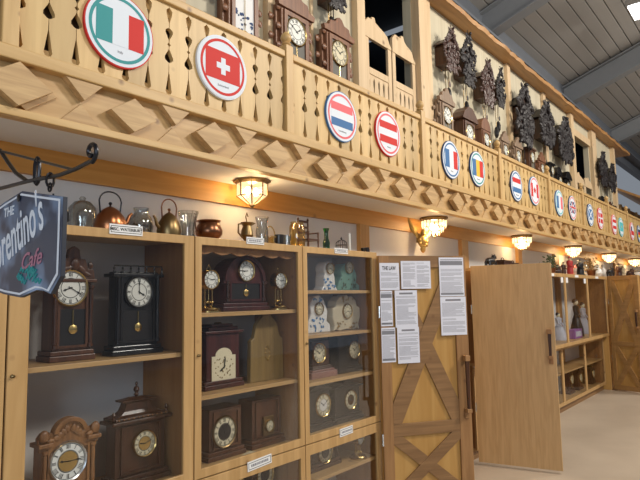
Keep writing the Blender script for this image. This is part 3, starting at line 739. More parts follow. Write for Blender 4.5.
# cabinet one, top shelf
l, w_, h_ = spot(52, 97, 235, SA)
shelf_clock('tall walnut mantel clock with carved gable half hidden by the hanging chalkboard sign', l, w_, h_, .13, WALNUT_M, 'gable', .082, dz_of(70, 288, SA), dx_of(70, 288, l[0]), tm=(8, 20), name='mantel_clock', column=WALNUT)
l, w_, h_ = spot(113, 163, 263, SA)
shelf_clock('black mantel clock with a spindle gallery along its top and a white dial', l, w_, h_, .09, BLACKW, 'gallery', .078, dz_of(141, 292, SA), 0, bez=BLACKM, tm=(4, 0), column=BLACKW)
l, w_, h_ = spot(38, 100, 417, ZM+.02)
shelf_clock('carved golden oak mantel clock with arched crest and silver dial with brass centre', l, w_, h_, .10, OAK, 'ginger', .086, dz_of(67.5, 461, ZM+.02), dx_of(67.5, 461, l[0]), centre=BRASS, tm=(9, 15), bez=SILVER, column=OAK)
l, w_, h_ = spot(112, 170, 390, ZM+.02)
shelf_clock('dark brown bracket clock with pagoda roof, turned finials and yellowed dial', l, w_, h_, .11, WALNUT, 'stepped', .064, dz_of(144, 443, ZM+.02), dx_of(144, 443, l[0]), face=DIALC, centre=BRASS, tm=(9, 12), bez=BRASS)

# cabinet two
l, w_, h_ = spot(198, 222, 262, SB1); anniversary('brass anniversary clock at the left end of the shelf, left of the arched clock', (at(208.5, 300, Y=2.68).x, 2.68, SB1+.001), .25, .06, .054)
l, w_, h_ = spot(222, 268, 251, SB1)
shelf_clock('dark arched mahogany mantel clock standing between two brass anniversary clocks', l, w_, h_, .16, CHERRY, 'arch', .064, dz_of(247, 271, SB1), dx_of(246, 271, l[0]), tm=(8, 45), column=WALNUT)
anniversary('brass anniversary clock at the right end of the shelf, right of the arched clock', (2.822, 2.68, SB1+.001), .25, .06, .052)
l, w_, h_ = spot(204, 243, 323, SB2)
t = shelf_clock('dark cherry bracket clock with a heart shaped brass handle and square floral face', l, w_, h_, .15, CHERRY, 'handle', 0, 0, window=False, tm=(8, 0))
fw, fh = w_*.30, h_*.46; zc = dz_of(223, 366, SB2)
f = MB().prism([(-fw, zc-fh*.5), (fw, zc-fh*.5), (fw, zc+fh*.34)]+arc(0, zc+fh*.34, fw*.7, fh*.26, 0, 180, 12)+[(-fw, zc+fh*.34)], .002, .0085).build('dial_plate', DIALC, t)
m = MB(); rr = random.Random(3)
for k in range(36):
    a = rr.uniform(0, 6.28); r_ = rr.uniform(.3, 1.0); m.ball(fw*.85*r_*cos(a), .001, zc+fh*.42*r_*sin(a), .006, .002, .004, RY(a))
m.build('painted_flowers', OLIVEW, f)
for ln, ang in ((.045, -2.2), (.062, 0.15)):
    hnd = MB().prism([(-.003, -.01), (.003, -.01), (.004, ln*.7), (0, ln), (-.004, ln*.7)], -.0015, 0).build('clock_hand', INK, f); hnd.location = (0, -.001, zc-.005); hnd.rotation_euler = (0, ang, 0)
l, w_, h_ = spot(259, 291, 311, SB2)
t = thing('gothic_clock', 'flat pale olive wooden clock of pointed arch outline with gilt leaf motif', 'clock', l)
b = w_/2
MB().prism([(-b, 0), (b, 0), (b*.96, h_*.62), (b*.78, h_*.66), (b*.62, h_*.86), (b*.2, h_), (-b*.2, h_), (-b*.62, h_*.86), (-b*.78, h_*.66), (-b*.96, h_*.62)], 0, .035).build('case', OLIVEW, t, bevel=.005)
m = MB()
for k in range(10):
    a = k*.63; m.ball(.02*cos(a), -.002, h_*.42+.045*sin(a), .011, .003, .005, RY(a))
m.build('gilt_motif', GOLD, t, smooth=True)
l, w_, h_ = spot(288, 300, 322, SB2, 2.80)
shelf_clock('narrow dark clock squeezed in the right corner beside the pale gothic clock', l, .10, h_, .12, WALNUT, 'gable', .03, h_*.5, face=DIALC)
zb = ZM+.02
l, w_, h_ = spot(207, 245, 408, zb)
shelf_clock('square walnut clock with a grey chapter ring at the left of the low tier', l, w_, h_, .17, WALNUT_M, 'flat', .086, dz_of(222, 432, zb), dx_of(224, 432, l[0]), face=DIALC, centre=BLACKM, bez=DBRASS, tm=(11, 5))
l, w_, h_ = spot(258, 291, 397, zb)
t = shelf_clock('upright brown clock with square gilt framed face at the right of the low tier', l, w_, h_, .15, WALNUT_M, 'flat', 0, 0, window=True)
zc = dz_of(273, 424, zb); MB().box(-.05, .05, -.010, .0, zc-.062, zc+.062).build('gilt_frame', DBRASS, t, bevel=.004)
dial(t, 0, -.010, zc, .035, DIALC, GOLD, (7, 20))
t = thing('folded_leaflet', 'small folded cream leaflet lying before the low tier clocks', 'leaflet', (at(250, 445, Y=2.64).x, 2.64, zb+.001), .3)
MB().box(-.05, .05, -.03, .03, 0, .003).box(-.048, .05, -.028, .03, .003, .006).build('pages', DIALC, t)
# low cabinets
for (a, b_, yt, px_, py_, lb, mt, fc) in ((258, 298, 455, 272, 470, 'round faced clock just visible behind the lower middle glass door, right one', WALNUT_M, DIALC), (215, 250, 462, 232, 478, 'dim clock behind the lower middle glass door, left one', WALNUT, DIALC)):
    l, w_, h_ = spot(a, b_, yt, .38); 
    shelf_clock(lb, l, .24, min(h_, .28), .14, mt, 'flat', .07, .17, 0, face=fc, bez=BRASS, centre=BLACKM)

# cabinet three
q = at(308, 252, Y=2.66); 
t = thing('notice_card', 'blank white card propped at the left of the top tier', 'card', (3.045, 2.66, SC1+.001))
MB().box(-.055, .055, 0, .003, .02, min(.215, q.z-SC1)).build('card', PAPER, t); MB().box(-.035, .035, -.01, .05, 0, .02).build('stand', BLACKM, t)
l, w_, h_ = spot(321, 337, 253, SC1); porcelain('white porcelain clock with blue painted flowers on a spreading foot', l, w_, h_, PORC, PORCB, .040, h_*.76, 0)
l, w_, h_ = spot(347, 368, 258, SC1); porcelain('greenish porcelain figure clock in the dim right corner of the top tier', l, w_, h_, PORCG, LEAFG, .044, dz_of(357, 268, SC1), 2)
l, w_, h_ = spot(306, 330, 295, SC2); porcelain('blue and white porcelain clock with sea waves at the left of the second tier', l, w_, h_, PORC, PORCB, .044, dz_of(315, 309, SC2), 2)
l, w_, h_ = spot(336, 363, 294, SC2); porcelain('cream and gold rococo porcelain clock on scrolled feet', l, w_, h_, CREAMP, GOLD, .054, dz_of(349, 311, SC2), 1)
l, w_, h_ = spot(307, 335, 341, SC3); shelf_clock('brown mantel clock on a pinkish marble block', (l[0], l[1], SC3+.0625), w_*.72, h_-.062, .12, WALNUT, 'flat', .068, dz_of(319, 353, SC3+.062), dx_of(319, 353, l[0]), face=DIALC, window=False, base=.02)
t = thing('marble_block', 'veined pinkish marble block under the brown mantel clock', 'marble base', (l[0], l[1], SC3+.001)); MB().box(-w_*.46, w_*.46, -.03, .13, 0, .045).box(-w_*.40, w_*.40, -.02, .12, .045, .059).build('block', PINKM, t, bevel=.005)
l, w_, h_ = spot(343, 366, 335, SC3); shelf_clock('black mantel clock with a brass ringed dial beside the marble based one', l, w_, h_, .13, BLACKW, 'flat', .066, dz_of(354, 350, SC3), dx_of(354, 350, l[0]), face=DIALC, window=False)
l, w_, h_ = spot(308, 332, 381, zb); shelf_clock('round faced black iron mantel clock at the left of the fourth tier', l, w_, h_, .13, BLACKM, 'ogee', .078, dz_of(323, 405, zb), dx_of(323, 405, l[0]), face=DIALC, window=False, centre=PORC)
l, w_, h_ = spot(347, 374, 377, zb); shelf_clock('black iron mantel clock with cream dial and brass centre, right of the fourth tier', l, w_, h_, .13, BLACKM, 'ogee', .070, dz_of(361, 397, zb), dx_of(361, 397, l[0])*.15, face=DIALC, window=False, centre=BRASS)
l, w_, h_ = spot(308, 340, 434, SCL); shelf_clock('dark round faced clock behind the lower right glass door, left one', l, w_, h_, .12, WALNUT, 'arch', .075, dz_of(325, 452, SCL), dx_of(325, 452, l[0]), face=DIALC, window=False, centre=BLACKM)
anniversary('brass anniversary clock low down behind the lower right glass door', (at(358, 450, Y=2.66).x, 2.66, SCL+.001), .19, .055, .042)

# ================================================================== THINGS ON TOP OF THE CABINETS
YT = 2.74
def top_x(px_, Y=YT): return at(px_, 225, Y=Y).x
def topz(px_, py_, Y=YT): return at(px_, py_, Y=Y).z-ZT
JS = {82: 1.05, 141: 1.12, 188: 1.1, 209: 1.2, 247: 1.25, 262: 1.2, 270: 1.2, 279: 1.15, 287: 1.1, 297: 1.35, 326: 1.15}
def jar(name, label, cat, px_, prof, mat, Y=YT, n=24, zt=ZT):
    k_ = JS.get(px_, 1); t = thing(name, label, cat, (top_x(px_, Y), Y, zt+.001)); t.scale = (k_, k_, k_); MB().lathe(prof, 0, 0, 0, n).build('body', mat, t, smooth=True); return t
def shell(prof, th=.003): return prof+[(max(r-th, .001), h+(.001 if i else 0)) for i, (r, h) in enumerate(prof[::-1])][:-1]+[(max(prof[0][0]-th, .001), prof[0][1]+th)]
# black bottle behind the sign
t = jar('coffee_pot', 'black lidded pot half hidden behind the right end of the chalkboard sign', 'pot', 58, [(.03, 0), (.036, .01), (.03, .06), (.025, .08), (.028, .12), (.012, .125), (.012, .14), (.02, .15), (.02, .155)], BLACKM)
MB().tube([(.02, 0, .03), (.05, 0, .045), (.05, 0, .085), (.024, 0, .1)], .006).build('handle', BLACKM, t, smooth=True)
t = jar('glass_dome', 'large clear glass jar left of the copper kettle', 'jar', 82, shell([(.055, 0), (.068, .01), (.072, .10), (.066, .14), (.04, .17), (.02, .176)]), CLEAR, 2.90)
MB().lathe([(.012, 0), (.018, .012), (.01, .022)], 0, 0, .176, 12).build('knob', CLEAR, t, smooth=True)
def kettle(px_, label, w, hb, hh, mat, hm, spout=1, name='copper_kettle'):
    t = jar(name, label, 'kettle', px_, [(w*.40, 0), (w*.5, .01), (w*.52, hb*.30), (w*.44, hb*.62), (w*.28, hb*.86), (w*.18, hb*.94), (w*.1, hb)], mat)
    MB().lathe([(.008, 0), (.004, .008), (.010, .018), (.006, .026)], 0, 0, hb, 12).build('lid_knob', hm, t, smooth=True)
    MB().tube([(spout*w*.42, 0, hb*.35), (spout*w*.60, 0, hb*.48), (spout*w*.68, 0, hb*.72), (spout*w*.78, 0, hb*.84)], w*.09, 10, w*.045).build('spout', mat, t, smooth=True)
    pts = [(-w*.34, 0, hb*.72)]+[(w*.40*cos(a)*-1+0, 0, hb*.85+(hh-hb*.85)*min(1, sin(a)**.5*1.0)) for a in [PI*k/12 for k in range(1, 12)]]+[(w*.34, 0, hb*.72)]
    MB().tube(pts, .0042, 8).build('handle', hm, t, smooth=True)
    return t
kettle(110, 'shiny copper kettle with a dark looped handle above the Waterbury card', .165, topz(110, 205)*.92, topz(110, 192), COPPER, IRON)
t = jar('flower_jar', 'clear glass jar holding dried brown flowers', 'jar', 141, shell([(.045, 0), (.055, .012), (.062, .06), (.055, .10), (.036, .125), (.036, .135), (.040, .155)]), CLEAR, 2.84)
m = MB(); rr = random.Random(5)
for k in range(40): m.ball(rr.uniform(-.038, .038), rr.uniform(-.035, .035), rr.uniform(.015, .075), rr.uniform(.006, .013), rr.uniform(.004, .01), rr.uniform(.006, .012))
o = m.build('dried_flowers', DRIED, t)
kettle(169, 'small dark brass teapot with a tall looped handle', .135, topz(166, 210)*.9, topz(166, 199), DBRASS, DCOPPER, -1, 'teapot')
t = jar('cut_glass_vase', 'flared cut glass vase between the dark teapot and the copper pot', 'vase', 188, shell([(.032, 0), (.036, .02), (.034, .05), (.042, .10), (.056, .155)]), CLEAR, n=12)
m = MB()
for k in range(12):
    a = 2*PI*k/12; m.tube([(.035*cos(a), .035*sin(a), .02), (.043*cos(a+.2), .043*sin(a+.2), .1), (.057*cos(a+.3), .057*sin(a+.3), .155)], .0015, 4)
m.build('cut_ribs', CLEAR, t)
t = jar('copper_pot', 'round bellied copper pot on three feet left of the first lantern', 'pot', 209, shell([(.02, .012), (.05, .014), (.068, .035), (.070, .055), (.060, .082), (.050, .096), (.062, .108)]), DCOPPER)
m = MB()
for k in range(3):
    a = 2*PI*k/3+.5; m.lathe([(.005, 0), (.008, .02)], .04*cos(a), .04*sin(a), 0, 8)
m.build('foot', DCOPPER, t)
MB().tube([(-.064, 0, .104), (-.088, 0, .095), (-.084, 0, .06), (-.068, 0, .05)], .004).build('handle', DCOPPER, t, smooth=True)
t = jar('brass_ewer', 'brass ewer with curved handle under the first lantern', 'jug', 247, [(.030, 0), (.032, .006), (.014, .014), (.016, .022), (.034, .05), (.030, .075), (.022, .10), (.034, .118)], DBRASS)
MB().tube([(-.028, 0, .11), (-.06, 0, .105), (-.062, 0, .06), (-.032, 0, .035)], .0045).build('handle', DBRASS, t, smooth=True)
MB().prism([(.02, .10), (.055, .118), (.03, .123)], -.01, .01).build('spout', DBRASS, t)
MB().tube([(0, 0, .118), (-.008, 0, .15), (0, 0, .17), (.008, 0, .15)], .003).build('lid_finial', DBRASS, t, smooth=True)
t = jar('glass_decanter', 'tall clear glass vase right of the brass ewer', 'vase', 262, shell([(.03, 0), (.036, .02), (.036, .09), (.028, .12), (.04, .165)]), CLEAR)
t = jar('amber_basket', 'amber glass basket with arched handle behind the clear vase', 'glass basket', 270, shell([(.03, 0), (.04, .03), (.042, .07)]), AMBERG, 2.82)
MB().tube([(-.042*cos(PI*k/10), 0, .07+.06*sin(PI*k/10)) for k in range(11)], .004).build('handle', AMBERG, t, smooth=True)
t = jar('dark_mug', 'small dark mug between amber glassware and a clear tumbler', 'mug', 279, shell([(.028, 0), (.03, .01), (.029, .075)]), BLACKM, 2.72)
MB().tube([(-.028, 0, .06), (-.05, 0, .055), (-.05, 0, .025), (-.028, 0, .018)], .004).build('handle', GOLD, t, smooth=True)
jar('glass_tumbler', 'clear tumbler right of the dark mug', 'glass', 287, shell([(.022, 0), (.025, .08)]), CLEAR, 2.70)
t = jar('amber_jar', 'tall amber tinted glass jar beside the wooden miniature chair', 'jar', 297, shell([(.035, 0), (.042, .012), (.042, .115), (.034, .13), (.036, .14)]), AMBERG, 2.70)
# doll's ladder back chair
X0 = top_x(310); t = thing('miniature_chair', 'dark wooden miniature armchair beside the tall amber jar', 'toy chair', (X0, 2.76, ZT+.001)); t.scale = (1.25, 1.25, 1.25)
MB().box(-.05, .05, -.045, .045, .055, .065).build('seat', WALNUT_M, t)
for sx_ in (-1, 1):
    MB().lathe([(.006, 0), (.004, .03), (.006, .055), (.004, .07), (.006, .10)], sx_*.045, -.04, 0, 8).build('leg', WALNUT_M, t)
    MB().lathe([(.006, 0), (.005, .06), (.006, .12), (.005, .18), (.008, .19), (.002, .20)], sx_*.045, .04, 0, 8).build('leg', WALNUT_M, t)
    MB().box(sx_*.045-.005, sx_*.045+.005, -.045, .045, .10, .107).build('armrest', WALNUT_M, t)
for z in (.10, .135, .17): MB().box(-.045, .045, .036, .043, z, z+.014).build('back_slat', WALNUT_M, t)
t = jar('green_bottle', 'slim bright green glass vase left of the wire bird cage', 'bottle', 326, shell([(.022, 0), (.024, .06), (.014, .09), (.014, .13), (.022, .155)]), GREENG)
X0 = top_x(337); t = thing('wire_birdcage', 'small dark wire cage with domed top beside the green vase', 'cage', (X0, 2.70, ZT+.001))
m = MB()
for k in range(14):
    a = 2*PI*k/14; m.tube([(.045*cos(a), .045*sin(a), .004)]+[(.045*cos(PI/2*j/5)*cos(a), .045*cos(PI/2*j/5)*sin(a), .06+.035*sin(PI/2*j/5)) for j in range(6)], .0013, 4)
m.build('wires', IRON, t); MB().lathe([(.05, 0), (.05, .008)], 0, 0, 0, 16).build('base', IRON, t)
MB().lathe([(.046, 0), (.046, .004)], 0, 0, .052, 16).lathe([(.004, 0), (.008, .01), (.002, .025)], 0, 0, .095, 8).build('band', IRON, t)
t = jar('tall_candle', 'tall white taper candle right of the wire cage', 'candle', 349, [(.011, 0), (.010, .16), (.002, .165)], WAX); MB().lathe([(.025, 0), (.028, .006), (.014, .012)], 0, 0, 0, 12).build('holder', DBRASS, t)
X0 = top_x(357); t = thing('toy_cannon', 'small dark metal model on wheels beside the candle', 'ornament', (X0, 2.66, ZT+.001))
MB().tube([(-.05, 0, .03), (.04, 0, .045)], .014, 10, .009).build('barrel', IRON, t, smooth=True)
for sy_ in (-1, 1): MB().lathe([(.024, -.003), (.024, .003)], 0, sy_*.02, .024, 16, 'y').build('wheel', IRON, t)

# gilt winged ornament on the wall above the papered door
p = at(421, 238, Y=2.90)
t = thing('gilt_eagle_ornament', 'gilded ornament with two spread leafy wings on the wall above the papered door', 'wall ornament', (p.x+.04, 2.93, p.z), -.55); t.scale = (1.35,)*3
rr = random.Random(11)
for s_ in (-1, 1):
    m = MB()
    for k in range(16):
        f_ = k/15; m.ball(s_*(.03+.11*f_), -.02-.02*f_, .02+.15*f_**1.2*(1 if s_ < 0 else .8), .016, .006, .045-.012*f_, RY(s_*(.35+.9*(1-f_)*.6+rr.uniform(-.15, .15))))
        m.ball(s_*(.03+.08*f_), -.03, .0+.10*f_, .014, .006, .035, RY(s_*(.6+rr.uniform(-.2, .2))))
    m.build('wing', GOLD, t, smooth=True)
m = MB().ball(0, -.03, -.02, .04, .03, .055, sub=2).ball(0, -.035, -.085, .022, .018, .03, sub=2).ball(0, -.045, .04, .022, .022, .026, sub=2)
for k in range(9): a = k*.7; m.ball(.03*cos(a), -.045, -.03+.035*sin(a), .014, .01, .02, RY(a))
m.build('body', GOLD, t, smooth=True); MB().box(-.02, .02, -.01, .03, -.03, .03).build('wall_mount', GOLD, t)

# ================================================================== DOORS AND FAR CABINETS
FARB = wood('light_brace_board', (.42, .235, .085), (.33, .175, .06), 'X', .45, 10, 2.2)
def leaf(name, label, hx, hy, fx, fy, z0, z1, face, braced, thick=.03, handle=True, htop=None):
    """door leaf from hinge to free edge; local x along the leaf, -y is the face towards the viewer"""
    L = math.hypot(fx-hx, fy-hy); a = math.atan2(fy-hy, fx-hx)
    t = thing(name, label, 'door', (hx, hy, z0), a); Hh = z1-z0
    MB().box(0, L, 0, thick, 0, Hh).build('door_panel', face, t, bevel=.002)
    if braced:
        BR = BRACE if braced == 1 else FARB; BRZ = BRACE_Z if braced == 1 else FARB
        zmid = .60 if braced == 1 else Hh*.40; rw = .095 if braced == 1 else .075; dw = .072 if braced == 1 else .05
        MB().box(0, rw*.9, -.018, 0, 0, Hh).build('stile', BRZ, t, bevel=.002)
        MB().box(L-rw*1.15, L, -.018, 0, 0, Hh).build('stile', BRZ, t, bevel=.002)
        xs0, xs1 = rw*.9, L-rw*1.15
        for z in (0, zmid-rw/2, Hh-rw): MB().box(xs0, xs1, -.016, 0, z, z+rw).build('cross_rail', BR, t, bevel=.002)
        for (za, zb_) in ((rw, zmid-rw/2), (zmid+rw/2, Hh-rw)):
            for s_ in (0, 1):
                A_ = Vector((xs0, 0, za if s_ else zb_)); B_ = Vector((xs1, 0, zb_ if s_ else za))
                dd = (B_-A_); ln = dd.length; ang = -math.atan2(dd.z, dd.x); hw = .033
                tx = hw*abs(sin(ang)); 
                u = dd/ln; nn = Vector((-u.z, 0, u.x))*hw
                # parallelogram clipped to the field
                m = MB(); sg = 1 if s_ else -1
                # field corner outline
                if s_: P = [(xs0, za), (xs0+dw, za), (xs1, zb_-dw*(zb_-za)/(xs1-xs0)), (xs1, zb_), (xs1-dw, zb_), (xs0, za+dw*(zb_-za)/(xs1-xs0))]
                else: P = [(xs0, zb_), (xs0, zb_-dw*(zb_-za)/(xs1-xs0)), (xs1-dw, za), (xs1, za), (xs1, za+dw*(zb_-za)/(xs1-xs0)), (xs0+dw, zb_)]
                m.prism(P, -.014-.004*s_, 0).build('diagonal_brace', BR, t, bevel=.002)
    if handle and htop:
        hz0, hz1 = htop; x = L-.045; y0 = -.018 if braced else 0
        hd = MB().prism([(x-.011, hz0+.03), (x+.011, hz0+.03), (x+.016, hz1-.03), (x-.016, hz1-.03)], y0-.05, y0-.03).build('handle', WALNUT, t, bevel=.003)
        MB().box(x-.022, x+.022, y0-.055, y0, hz1-.045, hz1).box(x-.022, x+.022, y0-.055, y0, hz0, hz0+.03).box(x-.020, x+.020, y0-.012, y0, hz0-.05, hz0).build('handle_block', BRACE_Z, hd, bevel=.003)
    MB().lathe([(.008, 0), (.008, .09)], -.004, -.012, Hh*.25, 8).lathe([(.008, 0), (.008, .09)], -.004, -.012, Hh*.75, 8).build('hinge', SILVER, t, smooth=True)
    return t
hx1, hy1, fx1, fy1 = 3.80, 2.513, 4.43, 2.075
d1 = leaf('barn_door', 'golden plywood door with dark X bracing and eight paper notices on it', hx1, hy1, fx1, fy1, .04, 2.0, PLY, 1, htop=(.70, 1.15))
hx2, hy2, fx2, fy2 = 5.50, 2.51, 5.655, 1.755
d2 = leaf('plywood_door', 'plain pale plywood door standing open into the aisle', hx2, hy2, fx2, fy2, .03, 1.972, PLY2, 0, htop=(1.03, 1.31))
d3 = leaf('barn_door', 'far golden plywood door with two X braces, beyond the far glass cabinet', 10.97, 2.45, 10.72, 1.93, .03, 1.965, PLY, 2, htop=(1.05, 1.36))
d4 = leaf('plywood_door', 'pale plain door edge at the right picture edge beside the far braced door', 11.55, 2.45, 11.10, 1.80, .03, 1.965, PLY2, 0, htop=(1.05, 1.36))

# papers, laid on the face of the nearest braced door
ang1 = math.atan2(fy1-hy1, fx1-hx1); dirv = Vector((cos(ang1), sin(ang1), 0)); nrm = Vector((sin(ang1), -cos(ang1), 0))
P0 = Vector((hx1, hy1, 0))+nrm*.019
def ondoor(px_, py_):
    d = R_*((px_-320)/F_PX)+U_*((240-py_)/F_PX)+_f; O = Vector((0, 0, H))
    tt = (P0-O).dot(nrm)/d.dot(nrm); P = O+d*tt
    return (P-P0).dot(dirv), P.z
PP = [((376.5, 263), (399.5, 290), 'landscape notice headed THE LAW at the upper left of the braced door', 'law'),
      ((400.5, 261), (431, 288.5), 'landscape notice of two text columns right of the THE LAW notice', 'two'),
      ((377, 291), (393, 326), 'portrait notice with a dark heading band at the left of the middle row', 'band'),
      ((394.5, 290.5), (418, 327), 'portrait notice at the right of the middle row, grey heading line', 'plain'),
      ((378, 328), (396, 362), 'portrait notice at the left of the bottom row, beside the door hinge side', 'band'),
      ((397, 327.5), (420, 362.5), 'portrait notice at the right of the bottom row with a small dark heading', 'head'),
      ((438.5, 257.5), (464.5, 296), 'portrait notice with a wide dark banner, high beside the door edge', 'banner'),
      ((440, 297), (467, 334.5), 'portrait notice of plain text lines below the dark bannered sheet', 'plain')]
for (a, b_, lb, kind) in PP:
    u0, z1 = ondoor(*a); u1, z0 = ondoor(*b_)
    u0 = max(u0, .004); W = u1-u0; Hh = z1-z0
    c = P0+dirv*(u0+W/2)+nrm*.0015; 
    t = thing('paper_notice', lb, 'notice', (c.x, c.y, z0), ang1, None)
    MB().box(-W/2, W/2, -.0008, 0, 0, Hh).build('sheet', PAPER, t)
    m = MB(); rr = random.Random(lb); y0, y1 = -.0013, -.0008
    cols = [(-W*.44, W*.44)] if kind != 'two' else [(-W*.44, -W*.02), (W*.03, W*.45)]
    top = Hh*.93 if kind in ('two',) else Hh*.84
    if kind in ('law',): top = Hh*.66
    if kind == 'banner': top = Hh*.70
    if kind == 'band': top = Hh*.76
    for (ca, cb) in cols:
        z = top
        while z > Hh*.08:
            if rr.random() > .12: m.box(ca, ca+(cb-ca)*rr.choice([1, 1, .96, .9, .6]), y0, y1, z-.0024, z)
            z -= .0075
    m.build('printed_lines', INKG, t)
    if kind == 'law': text_mesh('heading', 'THE LAW', Hh*.20, INK, t, (-W*.02, -.001, Hh*.80), bold=.001, sx=.62)
    if kind in ('band', 'banner'):
        MB().box(-W*.46, W*.46, y0, y1, Hh*.80, Hh*.91).build('heading_band', INKG, t); MB().box(-W*.44, W*.44, y0, y1, Hh*.93, Hh*.95).box(-W*.46, W*.46, y0, y1, .012, .028).build('footer_band', INKG, t)
    if kind in ('plain', 'head'): MB().box(-W*.30, W*.3, y0, y1, Hh*.89, Hh*.94).build('heading_band', INKG, t)

# closet between the braced and the plain door
t = thing('closet', 'pine closet hidden behind the papered door and the plain door', 'closet', (3.86, 2.56, 0))
MB().box(0, 1.62, 0, .02, .0, 1.98).build('front_panel', PLY, t); MB().box(0, 1.62, .0, .43, 1.98, 2.0).build('top_board', FRAME_X, t); MB().box(1.6, 1.62, .02, .43, 0, 1.98).build('side_panel', INNER, t)

# far cabinet: projecting upper case over a recessed lower case
XA, XB = 5.62, 10.93; YU, YL = 2.475, 2.575; ZF = 1.96
t = thing('glass_wall_cabinet', 'long far pine cabinet of tall glass doors beyond the plain open door, upper case projecting', 'cabinet', (XA, YU, 0))
LX = XB-XA; bk = YW-YU-.005; dl = YL-YU
MB().box(0, LX, .02, bk, ZF-.03, ZF).build('top_board', FRAME_X, t)
MB().box(0, LX, .02, bk, .945, .975).build('middle_board', FRAME_X, t)
MB().box(0, LX, dl+.02, bk, .09, .12).build('bottom_board', FRAME_X, t)
MB().box(0, LX, dl+.05, bk, 0, .09).build('plinth', BRACE, t)
for x, y0 in ((0, .02), (LX-.02, .02)): MB().box(x, x+.02, y0, bk, .975, ZF-.03).build('side_panel', INNER, t); MB().box(x, x+.02, dl+.02, bk, .12, .945).build('side_panel', INNER, t)
MB().box(.02, LX-.02, bk-.01, bk, .12, ZF-.03).build('back_panel', WHITEP, t)
MB().box(.02, LX-.02, dl+.03, bk-.01, .52, .54).build('shelf', FRAME_X, t)
ux = [XA, 6.24, 7.41, 8.58, 9.75, XB]
for i in range(len(ux)-1):
    a, b_ = ux[i]-XA, ux[i+1]-XA
    for (z0, z1, yy) in ((.93, ZF, 0), (.10, .925, dl)):
        fr = MB().frame(a+.001, b_-.001, z0, z1, .034, .034, .05, .05, yy, yy+.02).build('glass_door', FRAME_Z, t, bevel=.003)
        MB().box(a+.03, b_-.03, yy+.008, yy+.012, z0+.045, z1-.045).build('glass_pane', PANE, fr)
    cc = (a+b_)/2
    MB().box(cc-.09, cc+.09, -.004, 0, ZF-.045, ZF-.008).build('name_card', CARDW, t)
    if i in (2, 3):
        for s_ in (a+.10, b_-.13): MB().box(s_-.05, s_+.05, .003, .007, ZF-.13, ZF-.055).build('name_card', CARDW, t)
# contents seen through its glass
def cloth_doll(px_, label, col, hgt, zs=.975, Y=2.75):
    X = at(px_, 330, Y=Y).x; t = thing('costume_doll', label, 'doll', (X, Y, zs+.001))
    MB().lathe([(.11, 0), (.10, hgt*.2), (.06, hgt*.45), (.03, hgt*.58), (.045, hgt*.68), (.05, hgt*.78), (.018, hgt*.82)], 0, 0, 0, 16).build('dress', col, t, smooth=True)
    MB().ball(0, 0, hgt*.89, hgt*.07, hgt*.07, hgt*.085, sub=2).build('head', DIALC, t, smooth=True)
    MB().ball(0, .008, hgt*.92, hgt*.078, hgt*.075, hgt*.075, sub=2).build('hair', WALNUT, t, smooth=True)
    for s_ in (-1, 1): MB().tube([(s_*.045, 0, hgt*.76), (s_*.075, -.02, hgt*.6), (s_*.05, -.06, hgt*.5)], .014, 8, .009).build('arm', col, t, smooth=True)
cloth_doll(559, 'pale blue dressed doll low behind the far glass, nearest the plain door', CLOTH, .42)
cloth_doll(577, 'tall dark dressed doll behind the middle far glass door', BLACKM, .62)
cloth_doll(584, 'tall pale dressed doll right of the dark dressed one', CLOTH, .55, Y=2.82)
X = at(579, 338, Y=2.60).x; t = thing('purple_box', 'purple box standing on the upper far shelf', 'box', (X, 2.60, .976)); MB().box(-.20, .20, 0, .12, 0, .14).build('box', PURP, t, bevel=.004); MB().box(-.15, .15, -.002, 0, .03, .11).build('label_panel', CLOTH, t)
for px_, hh_, mt, lb in ((572, .40, CHERRY, 'brown upright box clock low behind the far glass, left one'), (581, .34, WALNUT_M, 'brown upright box clock low behind the far glass, right one'), (594, .30, WALNUT, 'dark box clock at the far end of the low far case')):
    X = at(px_, 385, Y=2.74).x; shelf_clock(lb, (X, 2.74, .121), .26, hh_, .14, mt, 'ogee', .07, hh_*.55, face=DIALC)

